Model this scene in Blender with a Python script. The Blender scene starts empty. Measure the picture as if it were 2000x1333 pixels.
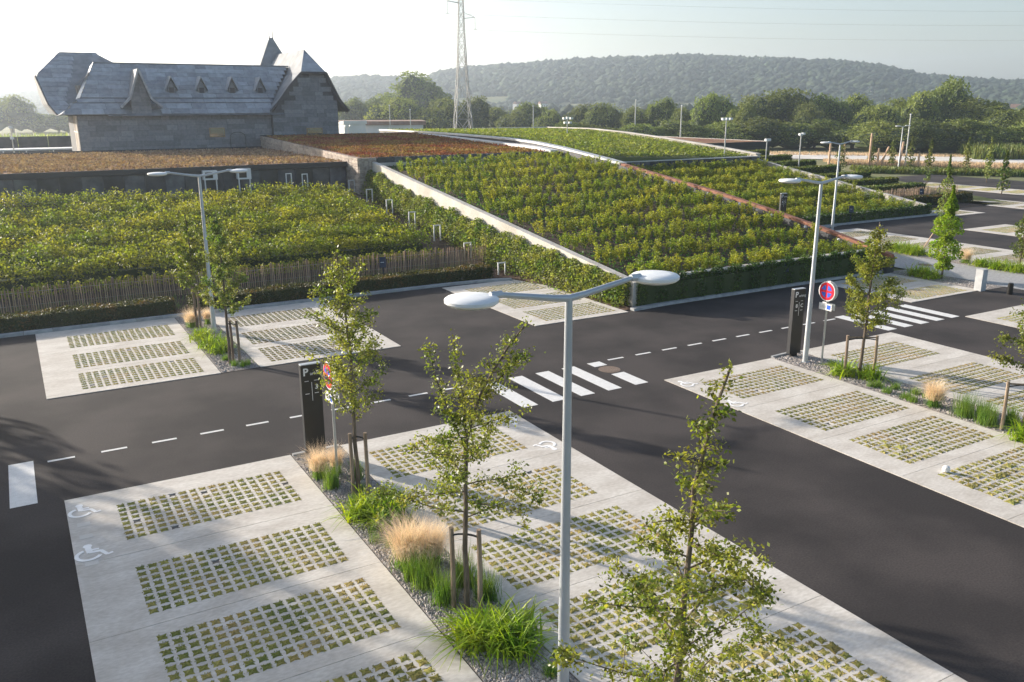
import bpy, math, random
import numpy as np
from mathutils import Vector, Matrix
R = math.radians
S = bpy.context.scene
COL = S.collection

# ------------------------------------------------------------------ camera, light, exposure
def setup_camera():
    p, r, y = R(15.41687), R(0.192132), R(-30.094522)
    fwd = np.array([0, math.cos(p), -math.sin(p)]); right = np.array([1., 0, 0]); down = np.cross(fwd, right)
    r2 = math.cos(r)*right + math.sin(r)*down; d2 = -math.sin(r)*right + math.cos(r)*down
    Z = np.array([[math.cos(y), -math.sin(y), 0], [math.sin(y), math.cos(y), 0], [0, 0, 1]])
    r2, d2, fwd = Z @ r2, Z @ d2, Z @ fwd
    cam = bpy.data.cameras.new('camera'); o = bpy.data.objects.new('camera', cam); COL.objects.link(o)
    cam.sensor_width = 36; cam.lens = 36*1675.864/2000; cam.clip_end = 6000; cam.clip_start = .1
    m = Matrix(((r2[0], -d2[0], -fwd[0], 0), (r2[1], -d2[1], -fwd[1], 0), (r2[2], -d2[2], -fwd[2], 8.35), (0, 0, 0, 1)))
    o.matrix_world = m
    S.camera = o
setup_camera()
SUN_AZ, SUN_EL = -29.3, 16.0        # azimuth clockwise from +Y
world = bpy.data.worlds.new('World'); S.world = world; world.use_nodes = True
nt = world.node_tree
sky = nt.nodes.new('ShaderNodeTexSky'); sky.sky_type = 'NISHITA'; sky.sun_disc = False
sky.sun_elevation = R(SUN_EL); sky.sun_rotation = R(SUN_AZ); sky.dust_density = 2.2; sky.air_density = .9; sky.ozone_density = .9
bg = nt.nodes['Background']; nt.links.new(sky.outputs[0], bg.inputs[0]); bg.inputs[1].default_value = 0.1
sl = bpy.data.lights.new('sun', 'SUN'); sl.energy = 5.0; sl.angle = R(0.6); sl.color = (1.0, .90, .78)
so = bpy.data.objects.new('sun', sl); COL.objects.link(so)
sd = Vector((math.sin(R(SUN_AZ))*math.cos(R(SUN_EL)), math.cos(R(SUN_AZ))*math.cos(R(SUN_EL)), math.sin(R(SUN_EL))))
so.rotation_euler = sd.to_track_quat('Z', 'Y').to_euler(); so.location = (-40, 60, 60)
vs = S.view_settings; vs.view_transform = 'Standard'; vs.look = 'None'; vs.gamma = 1; vs.use_curve_mapping = False
vs.exposure = 1.15
S.cycles.max_bounces = 6; S.cycles.volume_bounces = 1; S.cycles.transparent_max_bounces = 6
S.cycles.use_denoising = True

# ------------------------------------------------------------------ helpers
rng = np.random.default_rng(7)
def tag(o, label=None, cat=None, group=None, kind=None):
    if label: o['label'] = label
    if cat: o['category'] = cat
    if group: o['group'] = group
    if kind: o['kind'] = kind
    return o
def empty(name, loc=(0, 0, 0), label=None, cat=None, group=None, rz=0):
    o = bpy.data.objects.new(name, None); COL.objects.link(o); o.location = loc; o.rotation_euler = (0, 0, rz); o.empty_display_size = .2
    return tag(o, label, cat, group)
def link(name, me, parent=None, loc=(0, 0, 0), rot=(0, 0, 0), sc=None):
    o = bpy.data.objects.new(name, me); COL.objects.link(o); o.parent = parent; o.location = loc; o.rotation_euler = rot
    if sc is not None: o.scale = sc if hasattr(sc, '__len__') else (sc, sc, sc)
    return o
def copy_tree(o, parent=None):
    c = o.copy(); COL.objects.link(c); c.parent = parent
    for ch in list(o.children): copy_tree(ch, c)
    return c
def np_mesh(name, V, mat, n=4, smooth=False):
    """V: (F, n, 3) array of separate faces"""
    V = np.asarray(V, dtype=np.float32); F = V.shape[0]
    me = bpy.data.meshes.new(name); me.vertices.add(F*n); me.vertices.foreach_set('co', V.reshape(-1))
    me.loops.add(F*n); me.loops.foreach_set('vertex_index', np.arange(F*n, dtype=np.int32))
    me.polygons.add(F); me.polygons.foreach_set('loop_start', np.arange(0, F*n, n, dtype=np.int32))
    me.polygons.foreach_set('loop_total', np.full(F, n, dtype=np.int32))
    if smooth: me.polygons.foreach_set('use_smooth', np.ones(F, dtype=bool))
    me.update(calc_edges=True); me.materials.append(mat); return me
class MB:
    def __init__(s): s.v = []; s.f = []; s.m = []; s.cur = 0
    def add(s, vs, fs):
        b = len(s.v); s.v += [tuple(v) for v in vs]; s.f += [tuple(b+i for i in f) for f in fs]; s.m += [s.cur]*len(fs); return s
    def box(s, x0, x1, y0, y1, z0, z1):
        return s.add([(x0, y0, z0), (x1, y0, z0), (x1, y1, z0), (x0, y1, z0), (x0, y0, z1), (x1, y0, z1), (x1, y1, z1), (x0, y1, z1)],
                     [(0, 3, 2, 1), (4, 5, 6, 7), (0, 1, 5, 4), (1, 2, 6, 5), (2, 3, 7, 6), (3, 0, 4, 7)])
    def prism(s, poly, z0, z1):
        n = len(poly); return s.add([(x, y, z0) for x, y in poly]+[(x, y, z1) for x, y in poly],
              [tuple(range(n))[::-1], tuple(range(n, 2*n))]+[(i, (i+1) % n, n+(i+1) % n, n+i) for i in range(n)])
    def thick(s, pts, off):
        """polygon pts extruded by vector off"""
        n = len(pts); o = Vector(off); P = [Vector(p) for p in pts]
        return s.add(P+[p+o for p in P], [tuple(range(n)), tuple(range(n, 2*n))[::-1]]+[(i, n+i, n+(i+1) % n, (i+1) % n) for i in range(n)])
    def tube(s, pts, rad, n=6, cap=True):
        P = [Vector(p) for p in pts]; rad = rad if hasattr(rad, '__len__') else [rad]*len(P)
        b = len(s.v); u = None
        for i, p in enumerate(P):
            t = (P[min(i+1, len(P)-1)]-P[max(i-1, 0)])
            t = t.normalized() if t.length > 1e-9 else Vector((0, 0, 1))
            if u is None: u = t.orthogonal().normalized()
            u = (u-t*u.dot(t)); u = u.normalized() if u.length > 1e-6 else t.orthogonal().normalized()
            w = t.cross(u)
            for k in range(n):
                a = 2*math.pi*k/n; s.v.append(tuple(p+(u*math.cos(a)+w*math.sin(a))*rad[i]))
        for i in range(len(P)-1):
            for k in range(n):
                s.f.append((b+i*n+k, b+i*n+(k+1) % n, b+(i+1)*n+(k+1) % n, b+(i+1)*n+k)); s.m.append(s.cur)
        if cap:
            s.f.append(tuple(b+k for k in range(n))[::-1]); s.f.append(tuple(b+(len(P)-1)*n+k for k in range(n))); s.m += [s.cur]*2
        return s
    def lathe(s, prof, c=(0, 0, 0), n=20):
        b = len(s.v)
        for r, z in prof:
            for k in range(n):
                a = 2*math.pi*k/n; s.v.append((c[0]+r*math.cos(a), c[1]+r*math.sin(a), c[2]+z))
        for i in range(len(prof)-1):
            for k in range(n):
                s.f.append((b+i*n+k, b+i*n+(k+1) % n, b+(i+1)*n+(k+1) % n, b+(i+1)*n+k)); s.m.append(s.cur)
        s.f.append(tuple(b+k for k in range(n))[::-1]); s.f.append(tuple(b+(len(prof)-1)*n+k for k in range(n))); s.m += [s.cur]*2
        return s
    def mesh(s, name, *mats, smooth=False):
        me = bpy.data.meshes.new(name); me.from_pydata(s.v, [], s.f)
        for m in mats: me.materials.append(m)
        if len(mats) > 1: me.polygons.foreach_set('material_index', s.m)
        if smooth:
            me.polygons.foreach_set('use_smooth', [True]*len(s.f)); me.update()
            try: me.set_sharp_from_angle(angle=R(40))
            except Exception: pass
        me.update(); return me
    def obj(s, name, mat, parent=None, smooth=False, **k): return link(name, s.mesh(name, mat, smooth=smooth), parent, **k)

# ------------------------------------------------------------------ materials
def mat(name, c1, c2=None, scale=5., rough=.85, bump=0., bscale=None, detail=4, metal=0., c3=None, stretch=None, island=0., obj_rand=0., spec=.5, trans=None, dist=.02, low=.35, high=.65, speck=None):
    m = bpy.data.materials.new(name); m.use_nodes = True; t = m.node_tree; N = t.nodes; L = t.links
    b = N['Principled BSDF']; b.inputs['Roughness'].default_value = rough; b.inputs['Metallic'].default_value = metal; b.inputs['Specular IOR Level'].default_value = spec
    tc = N.new('ShaderNodeTexCoord'); vec = tc.outputs['Object']
    geo = N.new('ShaderNodeNewGeometry'); vec = geo.outputs['Position'] if not obj_rand else tc.outputs['Object']
    if stretch:
        mp = N.new('ShaderNodeMapping'); mp.inputs['Scale'].default_value = stretch; L.new(vec, mp.inputs[0]); vec = mp.outputs[0]
    nz = N.new('ShaderNodeTexNoise'); nz.inputs['Scale'].default_value = scale; nz.inputs['Detail'].default_value = detail; L.new(vec, nz.inputs['Vector'])
    cr = N.new('ShaderNodeValToRGB'); e = cr.color_ramp.elements; e[0].position = low; e[1].position = high
    c2 = c2 or c1; e[0].color = (*c1, 1); e[1].color = (*c2, 1)
    if c3: x = e.new((low+high)/2); x.color = (*c3, 1)
    L.new(nz.outputs['Fac'], cr.inputs[0]); out = cr.outputs[0]
    if speck:
        sn = N.new('ShaderNodeTexNoise'); sn.inputs['Scale'].default_value = speck[0]; sn.inputs['Detail'].default_value = 2; L.new(vec, sn.inputs['Vector'])
        sr = N.new('ShaderNodeValToRGB'); sr.color_ramp.elements[0].position = speck[1]; sr.color_ramp.elements[1].position = speck[2]
        sr.color_ramp.elements[0].color = (*speck[3], 1); sr.color_ramp.elements[1].color = (*speck[4], 1); L.new(sn.outputs['Fac'], sr.inputs[0])
        mx = N.new('ShaderNodeMix'); mx.data_type = 'RGBA'; mx.blend_type = 'MULTIPLY'; mx.inputs[0].default_value = 1
        L.new(out, mx.inputs[6]); L.new(sr.outputs[0], mx.inputs[7]); out = mx.outputs[2]
    for amt, src in ((island, 'Random Per Island'), (obj_rand, 'obj')):
        if amt:
            s = geo.outputs['Random Per Island'] if src != 'obj' else N.new('ShaderNodeObjectInfo').outputs['Random']
            h = N.new('ShaderNodeHueSaturation'); L.new(out, h.inputs['Color'])
            mr = N.new('ShaderNodeMapRange'); mr.inputs[3].default_value = 1-amt; mr.inputs[4].default_value = 1+amt; L.new(s, mr.inputs[0]); L.new(mr.outputs[0], h.inputs['Value'])
            mr2 = N.new('ShaderNodeMapRange'); mr2.inputs[3].default_value = .5-amt*.035; mr2.inputs[4].default_value = .5+amt*.035
            ml = N.new('ShaderNodeMath'); ml.operation = 'FRACT'; mm = N.new('ShaderNodeMath'); mm.operation = 'MULTIPLY'; mm.inputs[1].default_value = 7.31
            L.new(s, mm.inputs[0]); L.new(mm.outputs[0], ml.inputs[0]); L.new(ml.outputs[0], mr2.inputs[0]); L.new(mr2.outputs[0], h.inputs['Hue'])
            out = h.outputs[0]
    L.new(out, b.inputs['Base Color'])
    if bump:
        bn = N.new('ShaderNodeTexNoise'); bn.inputs['Scale'].default_value = bscale or scale*6; bn.inputs['Detail'].default_value = 3; L.new(vec, bn.inputs['Vector'])
        bp = N.new('ShaderNodeBump'); bp.inputs['Strength'].default_value = bump; bp.inputs['Distance'].default_value = dist; L.new(bn.outputs['Fac'], bp.inputs['Height']); L.new(bp.outputs[0], b.inputs['Normal'])
    if trans:
        tr = N.new('ShaderNodeBsdfTranslucent'); mt = N.new('ShaderNodeMix'); mt.data_type = 'RGBA'; mt.blend_type = 'MULTIPLY'; mt.inputs[0].default_value = 1
        L.new(out, mt.inputs[6]); mt.inputs[7].default_value = (*trans[1], 1); L.new(mt.outputs[2], tr.inputs[0])
        ms = N.new('ShaderNodeMixShader'); ms.inputs[0].default_value = trans[0]; L.new(b.outputs[0], ms.inputs[1]); L.new(tr.outputs[0], ms.inputs[2])
        L.new(ms.outputs[0], N['Material Output'].inputs[0])
    return m
M = {}
M['asphalt'] = mat('asphalt', (.036, .033, .033), (.062, .055, .053), low=.40, high=.60, scale=.33, rough=.9, bump=.6, bscale=60, dist=.008, detail=7, speck=(26, .3, .7, (.82, .82, .83), (1.2, 1.18, 1.17)), spec=.18)
M['concrete'] = mat('concrete', (.52, .485, .44), (.62, .59, .545), low=.38, high=.62, scale=.9, rough=.85, bump=.25, bscale=40, dist=.003, stretch=(1, 2.2, 1), speck=(9, .32, .68, (.88, .87, .85), (1.05, 1.05, 1.05)), spec=.3, obj_rand=.03, detail=6)
M['joint'] = mat('joint_dark', (.10, .095, .085), (.16, .15, .13), scale=8)
M['paint'] = mat('road_paint', (.66, .66, .645), (.74, .74, .73), scale=7, rough=.7, speck=(60, .25, .5, (.78, .78, .78), (1, 1, 1)), detail=6)
M['faint_paint'] = mat('faint_paint', (.84, .84, .83), (.92, .92, .91), scale=6, rough=.6)
M['kerb'] = mat('kerb_stone', (.30, .31, .32), (.42, .43, .43), scale=3, rough=.85, bump=.2, obj_rand=.1)
M['soil'] = mat('soil', (.055, .038, .026), (.11, .075, .05), scale=4, rough=1, bump=1, bscale=18, dist=.06)
M['mulch'] = mat('mulch', (.08, .045, .03), (.17, .10, .065), scale=14, rough=1, bump=1, bscale=35, dist=.05)
M['gravel_base'] = mat('gravel_base', (.17, .15, .14), (.36, .33, .31), scale=22, rough=1, bump=1, bscale=45, dist=.03)
M['stone'] = mat('gravel_stone', (.30, .27, .25), (.46, .42, .39), scale=3, rough=.9, island=.4)
M['grassland'] = mat('grassland', (.07, .10, .03), (.19, .18, .07), scale=.02, rough=1, detail=8, bump=.3, bscale=2)
M['moss'] = mat('moss', (.22, .25, .055), (.50, .37, .14), scale=1.1, rough=1, c3=(.40, .36, .10), bump=1, bscale=60, dist=.02, obj_rand=.35, island=.12, trans=(.2, (1.2, 1.2, .8)))
def leafmat(n, a, b, sc=.8, isl=.45, tr=.45, c3=None, rough=.55, tc=(1.5, 1.45, .5), spec=.35): return mat(n, a, b, scale=sc, rough=rough, island=isl, trans=(tr, tc), c3=c3, spec=spec)
M['bank_leaf'] = leafmat('hornbeam_leaf', (.13, .19, .02), (.27, .27, .03), .5)
M['young_leaf'] = leafmat('young_shrub_leaf', (.16, .23, .028), (.30, .30, .04), .6)
M['ground_cover'] = leafmat('ground_cover_leaf', (.05, .15, .035), (.09, .20, .05), .7)
M['roof_green'] = leafmat('roof_meadow_leaf', (.14, .20, .04), (.22, .25, .07), .35)
M['ivy'] = leafmat('ivy_leaf', (.05, .11, .022), (.11, .17, .035), .8, tr=.3)
M['climber'] = leafmat('climber_leaf', (.10, .17, .035), (.26, .28, .09), 1.2, isl=.6, tr=.4)
M['tree_leaf'] = leafmat('pear_leaf', (.12, .17, .03), (.26, .27, .065), 1.4, isl=.6, rough=.4)
M['col_leaf'] = leafmat('columnar_leaf', (.14, .25, .02), (.25, .33, .03), 1.0, isl=.5)
M['yew'] = leafmat('box_hedge_leaf', (.045, .042, .013), (.13, .085, .026), 1.1, isl=.5, tr=.3, c3=(.06, .07, .017))
M['hedge2'] = leafmat('clipped_hedge_leaf', (.07, .12, .02), (.17, .18, .035), .5, isl=.5, tr=.25)
M['lily'] = leafmat('daylily_blade', (.18, .31, .015), (.32, .40, .03), 2, isl=.4, tr=.4)
M['grass'] = leafmat('grass_blade', (.10, .21, .035), (.20, .29, .06), 2, isl=.4, tr=.35)
M['feather'] = leafmat('feather_grass_plume', (.78, .64, .46), (.92, .80, .60), 2, isl=.25, tr=.4, tc=(1.1, 1.0, .88), spec=.1)
M['field_tall'] = leafmat('dry_meadow_blade', (.52, .40, .26), (.66, .52, .36), .3, isl=.3, tr=.3, tc=(1.1, 1, .8), spec=.1)
M['far_leaf'] = mat('far_leaf', (.13, .18, .04), (.26, .28, .07), scale=.12, rough=.8, island=.22, obj_rand=.32, trans=(.22, (1.4, 1.4, .6)))
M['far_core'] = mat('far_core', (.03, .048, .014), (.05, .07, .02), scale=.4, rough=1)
M['wood_crown'] = mat('far_wood_crown', (.016, .034, .018), (.036, .058, .027), scale=.012, rough=1, island=.35, bump=.6, bscale=.3, dist=1.5)
M['bark'] = mat('bark', (.10, .075, .055), (.19, .15, .11), scale=12, rough=.95, bump=.6, bscale=40, stretch=(1, 1, .25))
M['stake'] = mat('stake_wood', (.20, .145, .10), (.34, .26, .19), scale=9, rough=.9, bump=.5, stretch=(1, 1, .2), obj_rand=.15)
M['picket'] = mat('chestnut_picket', (.36, .235, .15), (.60, .43, .28), scale=8, rough=.95, stretch=(1, 1, .2), obj_rand=.4)
M['picket_red'] = mat('pale_picket', (.40, .27, .18), (.55, .40, .28), scale=8, rough=.95, obj_rand=.25)
M['lamp'] = mat('lamp_paint', (.42, .45, .48), (.50, .53, .55), scale=1, rough=.42, metal=.35)
M['lamp_head'] = mat('lamp_head', (.70, .72, .73), (.78, .80, .80), scale=2, rough=.4)
M['glass_lens'] = mat('lens', (.5, .52, .52), rough=.2)
M['black'] = mat('black_panel', (.012, .011, .010), (.016, .015, .013), scale=3, rough=.35)
M['blue_dark'] = mat('dark_blue_plate', (.02, .03, .055), rough=.4)
M['white'] = mat('white_paint', (.72, .72, .71), (.80, .80, .79), scale=2, rough=.5)
M['red'] = mat('sign_red', (.72, .01, .035), rough=.4)
M['blue'] = mat('sign_blue', (.03, .12, .62), rough=.4)
M['galv'] = mat('galvanised', (.42, .44, .45), (.52, .53, .53), scale=5, rough=.45, metal=.6)
M['pylon'] = mat('pylon_steel', (.27, .27, .27), (.36, .36, .35), scale=2, rough=.6, metal=.2)
M['wall_conc'] = mat('wall_concrete', (.47, .44, .39), (.62, .59, .54), scale=.7, rough=.9, bump=.3, bscale=12, speck=(16, .3, .7, (.84, .84, .84), (1.06, 1.06, 1.06)), detail=7)
M['rust'] = mat('corten', (.22, .085, .05), (.34, .15, .09), scale=3, rough=.8, bump=.1)
M['zinc'] = mat('zinc', (.50, .50, .50), (.62, .62, .60), scale=1.5, rough=.5, metal=.3)
M['darkwall'] = mat('dark_wall', (.035, .038, .045), (.06, .065, .075), scale=2, rough=.6)
M['fascia'] = mat('fascia_panel', (.04, .046, .058), (.09, .10, .12), scale=1.5, rough=.35, obj_rand=.55, metal=.2)
M['gabion'] = mat('layered_stone', (.30, .25, .21), (.46, .40, .34), scale=5, rough=.95, bump=.6, bscale=20, obj_rand=.22, stretch=(1, 1, 3))
M['slate'] = mat('roof_slate_lifted', (.27, .29, .32), (.36, .385, .42), scale=2.2, rough=.75, spec=.25, obj_rand=.22, bump=.15, stretch=(1, 1, 1))  # slate lightened to lift the slopes that face away from the sun
M['slate_toned'] = mat('roof_slate_toned_down', (.17, .185, .205), (.25, .27, .295), scale=1.2, rough=.72, bump=.2, spec=.22)  # same slate, darkened so sunlit slopes don't bleach into the sky
M['dormer_slate'] = mat('dormer_slate', (.30, .32, .345), (.40, .42, .45), scale=3, rough=.8)
M['cladding'] = mat('stone_cladding', (.17, .185, .205), (.235, .25, .27), scale=4, rough=.8, obj_rand=.24, bump=.25, speck=(30, .3, .7, (.8, .8, .8), (1.15, 1.15, 1.15)))
M['cladding_base'] = mat('cladding_joint', (.07, .075, .085), (.10, .105, .115), scale=4, rough=.9)
M['timber_grey'] = mat('weathered_board', (.30, .26, .22), (.52, .47, .42), scale=5, rough=.9, stretch=(3, 3, .4), obj_rand=.3)
M['glass'] = mat('window_glass', (.30, .32, .28), rough=.06, spec=1, metal=.8)
M['frame_gold'] = mat('window_frame', (.35, .24, .12), rough=.5)
M['sedum_brown'] = mat('sedum_brown', (.22, .145, .105), (.33, .24, .18), scale=1.6, rough=1, c3=(.30, .18, .12), bump=1, bscale=9, dist=.15, detail=6)
M['sedum_red'] = mat('sedum_red', (.20, .055, .035), (.26, .17, .06), scale=.9, rough=1, c3=(.20, .09, .05), bump=1, bscale=9, dist=.15, detail=6)
M['sedum_tuft'] = leafmat('sedum_tuft', (.28, .18, .13), (.38, .28, .20), .5, isl=.4, tr=.15, rough=1, spec=.05)
M['sedum_tuft_red'] = leafmat('sedum_tuft_red', (.26, .08, .055), (.32, .23, .08), .45, isl=.4, tr=.15, rough=1, spec=.05)
M['edge_black'] = mat('roof_edge', (.02, .022, .026), rough=.5)
M['pavers'] = mat('path_pavers', (.30, .30, .30), (.40, .40, .395), scale=6, rough=.85, bump=.2, speck=(14, .4, .6, (.85, .85, .86), (1.05, 1.05, 1.05)))
M['far_road'] = mat('far_gravel_road', (.55, .52, .48), (.68, .65, .60), scale=.3, rough=1)
M['manhole'] = mat('manhole_iron', (.14, .10, .075), (.22, .16, .12), scale=20, rough=.8, bump=.5)
M['bin'] = mat('bin_concrete', (.42, .43, .44), (.50, .51, .51), scale=4, rough=.8)
M['log'] = mat('peeled_log', (.50, .33, .22), (.62, .43, .30), scale=3, rough=.8)
M['render_w'] = mat('white_render', (.62, .62, .62), (.72, .72, .72), scale=.3, rough=.8)
M['tile'] = mat('roof_tile', (.22, .13, .10), (.30, .19, .15), scale=1, rough=.9)
M['strap'] = mat('rubber_strap', (.03, .03, .03), rough=.7)
M['log_end'] = mat('cut_end', (.5, .42, .3), rough=.8)

def islands_quads(pos, size, rg, up=.25, aspect=1.7):
    """leaf rhombi at pos (N,3) random orientation"""
    n = len(pos); size = np.broadcast_to(size, (n,))*rg.uniform(.7, 1.3, n)
    d = rg.normal(size=(n, 3)); d[:, 2] *= .8; d /= np.linalg.norm(d, axis=1)[:, None]
    nn = rg.normal(size=(n, 3)); nn[:, 2] = np.abs(nn[:, 2])+up
    w = np.cross(d, nn); w /= np.linalg.norm(w, axis=1)[:, None]+1e-9
    a = size[:, None]/2
    V = np.stack([pos-d*a, pos+w*a/aspect-d*a*.1, pos+d*a, pos-w*a/aspect-d*a*.1], 1)
    return V
def blob_leaves(centers, radii, per, size, rg, squash=.8, shell=.55):
    out = []
    for c, r in zip(centers, radii):
        u = rg.normal(size=(per, 3)); u /= np.linalg.norm(u, axis=1)[:, None]
        rr = r*(shell+(1-shell)*rg.random(per))[:, None]
        p = u*rr; p[:, 2] *= squash; out.append(p+np.asarray(c))
    return islands_quads(np.concatenate(out), size, rg)
def blades(bases, length, width, spread, rg, segs=3, droop=.6, face=None):
    """grass blades as segmented strips -> quads"""
    n = len(bases); a = rg.uniform(0, 2*np.pi, n); L_ = length*rg.uniform(.6, 1.15, n)
    out = np.stack([np.cos(a), np.sin(a), np.zeros(n)], 1)
    side = np.stack([-np.sin(a), np.cos(a), np.zeros(n)], 1)
    sp = spread*rg.uniform(.3, 1.2, n); Q = []
    prev = None
    for k in range(segs+1):
        t = k/segs
        h = L_*(t-droop*sp*t*t*.9); o = L_*sp*(t**1.4)
        c = bases+out*o[:, None]; c = c+np.array([0, 0, 1])*np.maximum(h, 0)[:, None]
        w = width*(1-t*.92)
        l, r = c-side*w/2, c+side*w/2
        if prev is not None: Q.append(np.stack([prev[0], prev[1], r, l], 1))
        prev = (l, r)
    return np.concatenate(Q)

# ------------------------------------------------------------------ haze and ground
def build_haze():
    m = bpy.data.materials.new('haze'); m.use_nodes = True; N = m.node_tree.nodes
    N.remove(N['Principled BSDF']); v = N.new('ShaderNodeVolumePrincipled'); v.inputs['Density'].default_value = .0004; v.inputs['Color'].default_value = (.77, .87, 1, 1); v.inputs['Anisotropy'].default_value = .6
    m.node_tree.links.new(v.outputs[0], N['Material Output'].inputs['Volume'])
    b = MB(); b.box(-400, 2700, -120, 2700, -3, 150); o = b.obj('haze', m); o['kind'] = 'stuff'; o.display_type = 'WIRE'
build_haze()
def sheet(name, poly, z, m, kind='structure', parent=None):
    b = MB(); b.add([(x, y, z) for x, y in poly], [tuple(range(len(poly)))]); o = b.obj(name, m, parent)
    if kind: o['kind'] = kind
    return o
def rect(x0, x1, y0, y1): return [(x0, y0), (x1, y0), (x1, y1), (x0, y1)]
sheet('ground', rect(-350, 2600, -100, 2600), -.06, M['grassland'])
road = sheet('asphalt_road', [(-45, -12), (97, -12), (97, 66), (62, 66), (62, 41), (40, 41), (40, 27.7), (22, 27.7), (20.4, 36.4), (-45, 36.4)], 0, M['asphalt'])

# ------------------------------------------------------------------ concrete bays with moss cells
NX, NY = 17, 8
def star(cx, cy, a, b, r_):
    pts = []
    for k, (sx, sy) in enumerate(((-1, -1), (0, -1), (1, -1), (1, 0), (1, 1), (0, 1), (-1, 1), (-1, 0))):
        if sx and sy: pts.append((cx+sx*a*r_.uniform(.92, 1.04), cy+sy*b*r_.uniform(.92, 1.04)))
        else: pts.append((cx+sx*a*.72, cy+sy*b*.72))
    return pts
ZT = .02
def bay_slab(x0, x1, y0, y1, grid, parent, r_):
    b = MB(); g = .006
    x0 += 0; y0 += g; y1 -= g
    if grid is None:
        b.box(x0, x1, y0, y1, .003, ZT)
    else:
        gx0, gx1, gy0, gy1 = grid
        for (a, c, d, e) in ((x0, x1, y0, gy0), (x0, x1, gy1, y1), (x0, gx0, gy0, gy1), (gx1, x1, gy0, gy1)):
            b.add([(a, d, ZT), (c, d, ZT), (c, e, ZT), (a, e, ZT)], [(0, 1, 2, 3)])
        for (p, q) in (((x0, y0), (x1, y0)), ((x1, y0), (x1, y1)), ((x1, y1), (x0, y1)), ((x0, y1), (x0, y0))):
            b.add([(p[0], p[1], .003), (q[0], q[1], .003), (q[0], q[1], ZT), (p[0], p[1], ZT)], [(0, 1, 2, 3)])
        px, py = (gx1-gx0)/NX, (gy1-gy0)/NY
        for i in range(NX):
            for j in range(NY):
                cx, cy = gx0+(i+.5)*px, gy0+(j+.5)*py
                o = [(cx-px/2, cy-py/2), (cx, cy-py/2), (cx+px/2, cy-py/2), (cx+px/2, cy), (cx+px/2, cy+py/2), (cx, cy+py/2), (cx-px/2, cy+py/2), (cx-px/2, cy)]
                s = star(cx, cy, px*.40, py*.385, r_)
                V = [(x, y, ZT) for x, y in o]+[(x, y, ZT) for x, y in s]+[(x, y, .003) for x, y in s]
                F = [(k, (k+1) % 8, 8+(k+1) % 8, 8+k) for k in range(8)]+[(8+k, 8+(k+1) % 8, 16+(k+1) % 8, 16+k) for k in range(8)]
                b.add(V, F)
    return b.obj('concrete_bay', M['concrete'], parent)
def moss_mesh(seed):
    rg = np.random.default_rng(seed); px, py = .2118, .2312; b = MB()
    s = star(0, 0, px*.43, py*.42, random.Random(seed)); V = [(x*rg.uniform(.9, 1.06), y*rg.uniform(.9, 1.06), .012) for x, y in s]
    mid = [(x*.55, y*.55, .022+rg.uniform(-.006, .008)) for x, y in s]
    V += mid+[(0, 0, .025)]
    b.add(V, [(k, (k+1) % 8, 8+(k+1) % 8, 8+k) for k in range(8)]+[(8+k, 8+(k+1) % 8, 16) for k in range(8)])
    for _ in range(24):
        a = rg.uniform(0, 6.28); r = rg.uniform(.0, .095); x, y = r*math.cos(a)*1.0, r*math.sin(a)*.95; t = rg.uniform(0, 6.28)
        d = (.014*math.cos(t), .014*math.sin(t)); h = rg.uniform(.026, .042)
        b.add([(x-d[0], y-d[1], .02), (x+d[0], y+d[1], .02), (x+d[1]*1.3, y-d[0]*1.3, h)], [(0, 1, 2)])
    return b.mesh('moss_cell', M['moss'])
MOSS = [moss_mesh(s) for s in range(8)]
def mesh_arrays(me):
    v = np.empty(len(me.vertices)*3, np.float32); me.vertices.foreach_get('co', v); return v.reshape(-1, 3), [tuple(p.vertices) for p in me.polygons]
MOSS_A = [mesh_arrays(m) for m in MOSS]
def apron(name_label, x0, x1, ytop, ybot, rows, gx, single, base=None):
    """rows: list of grid (gy0,gy1); slab joints midway; single: nearest cells built one by one"""
    root = sheet('parking_apron', base or rect(x0, x1, ybot, ytop), .0028, M['joint'])
    r_ = random.Random(int(x0*10+ytop)); rows = sorted(rows, reverse=True); cells = []
    for k, (a, c) in enumerate(rows):
        t = ytop if k == 0 else (rows[k-1][0]+c)/2
        bt = ybot if k == len(rows)-1 else (a+rows[k+1][1])/2
        bay_slab(x0, x1, bt, t, (gx[0], gx[1], a, c), root, r_)
        px, py = (gx[1]-gx[0])/NX, (c-a)/NY
        for i in range(NX):
            for j in range(NY): cells.append((gx[0]+(i+.5)*px, a+(j+.5)*py))
    cells = [c for c in cells if r_.random() > .01]
    cells.sort(key=lambda c: math.hypot(c[0], c[1]) if c[1] > 5.5 else 1e3)
    for c in cells[:single]:
        link('moss_cell', MOSS[r_.randrange(8)], root, (c[0], c[1], .003), (0, 0, r_.choice((0, math.pi))), ((r_.uniform(.86, 1.14), r_.uniform(.86, 1.14), r_.uniform(.7, 1.4)) if r_.random() > .05 else (1.45, 1.4, 1.5)))
    rest = cells[single:]
    if rest:
        VV = []; FF = []; n = 0
        for c in rest:
            v, f = MOSS_A[r_.randrange(8)]; s = r_.uniform(.9, 1.1); VV.append(v*np.array([s, s, 1])+np.array([c[0], c[1], .003])); FF += [tuple(i+n for i in q) for q in f]; n += len(v)
        me = bpy.data.meshes.new('moss_cells'); me.from_pydata(np.concatenate(VV).tolist(), [], FF); me.materials.append(M['moss'])
        o = link('moss_cells', me, root); o['kind'] = 'stuff'
    return root
SR = [(17.15, 19.0), (14.15, 16.0)]+[(11.65-2.5*k, 13.5-2.5*k) for k in range(4)]
SR2 = SR+[(11.65-2.5*k, 13.5-2.5*k) for k in range(4, 6)]
NR = [(33.35, 35.2), (30.5, 32.4), (28.0, 29.9)]
NRA = NR
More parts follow.
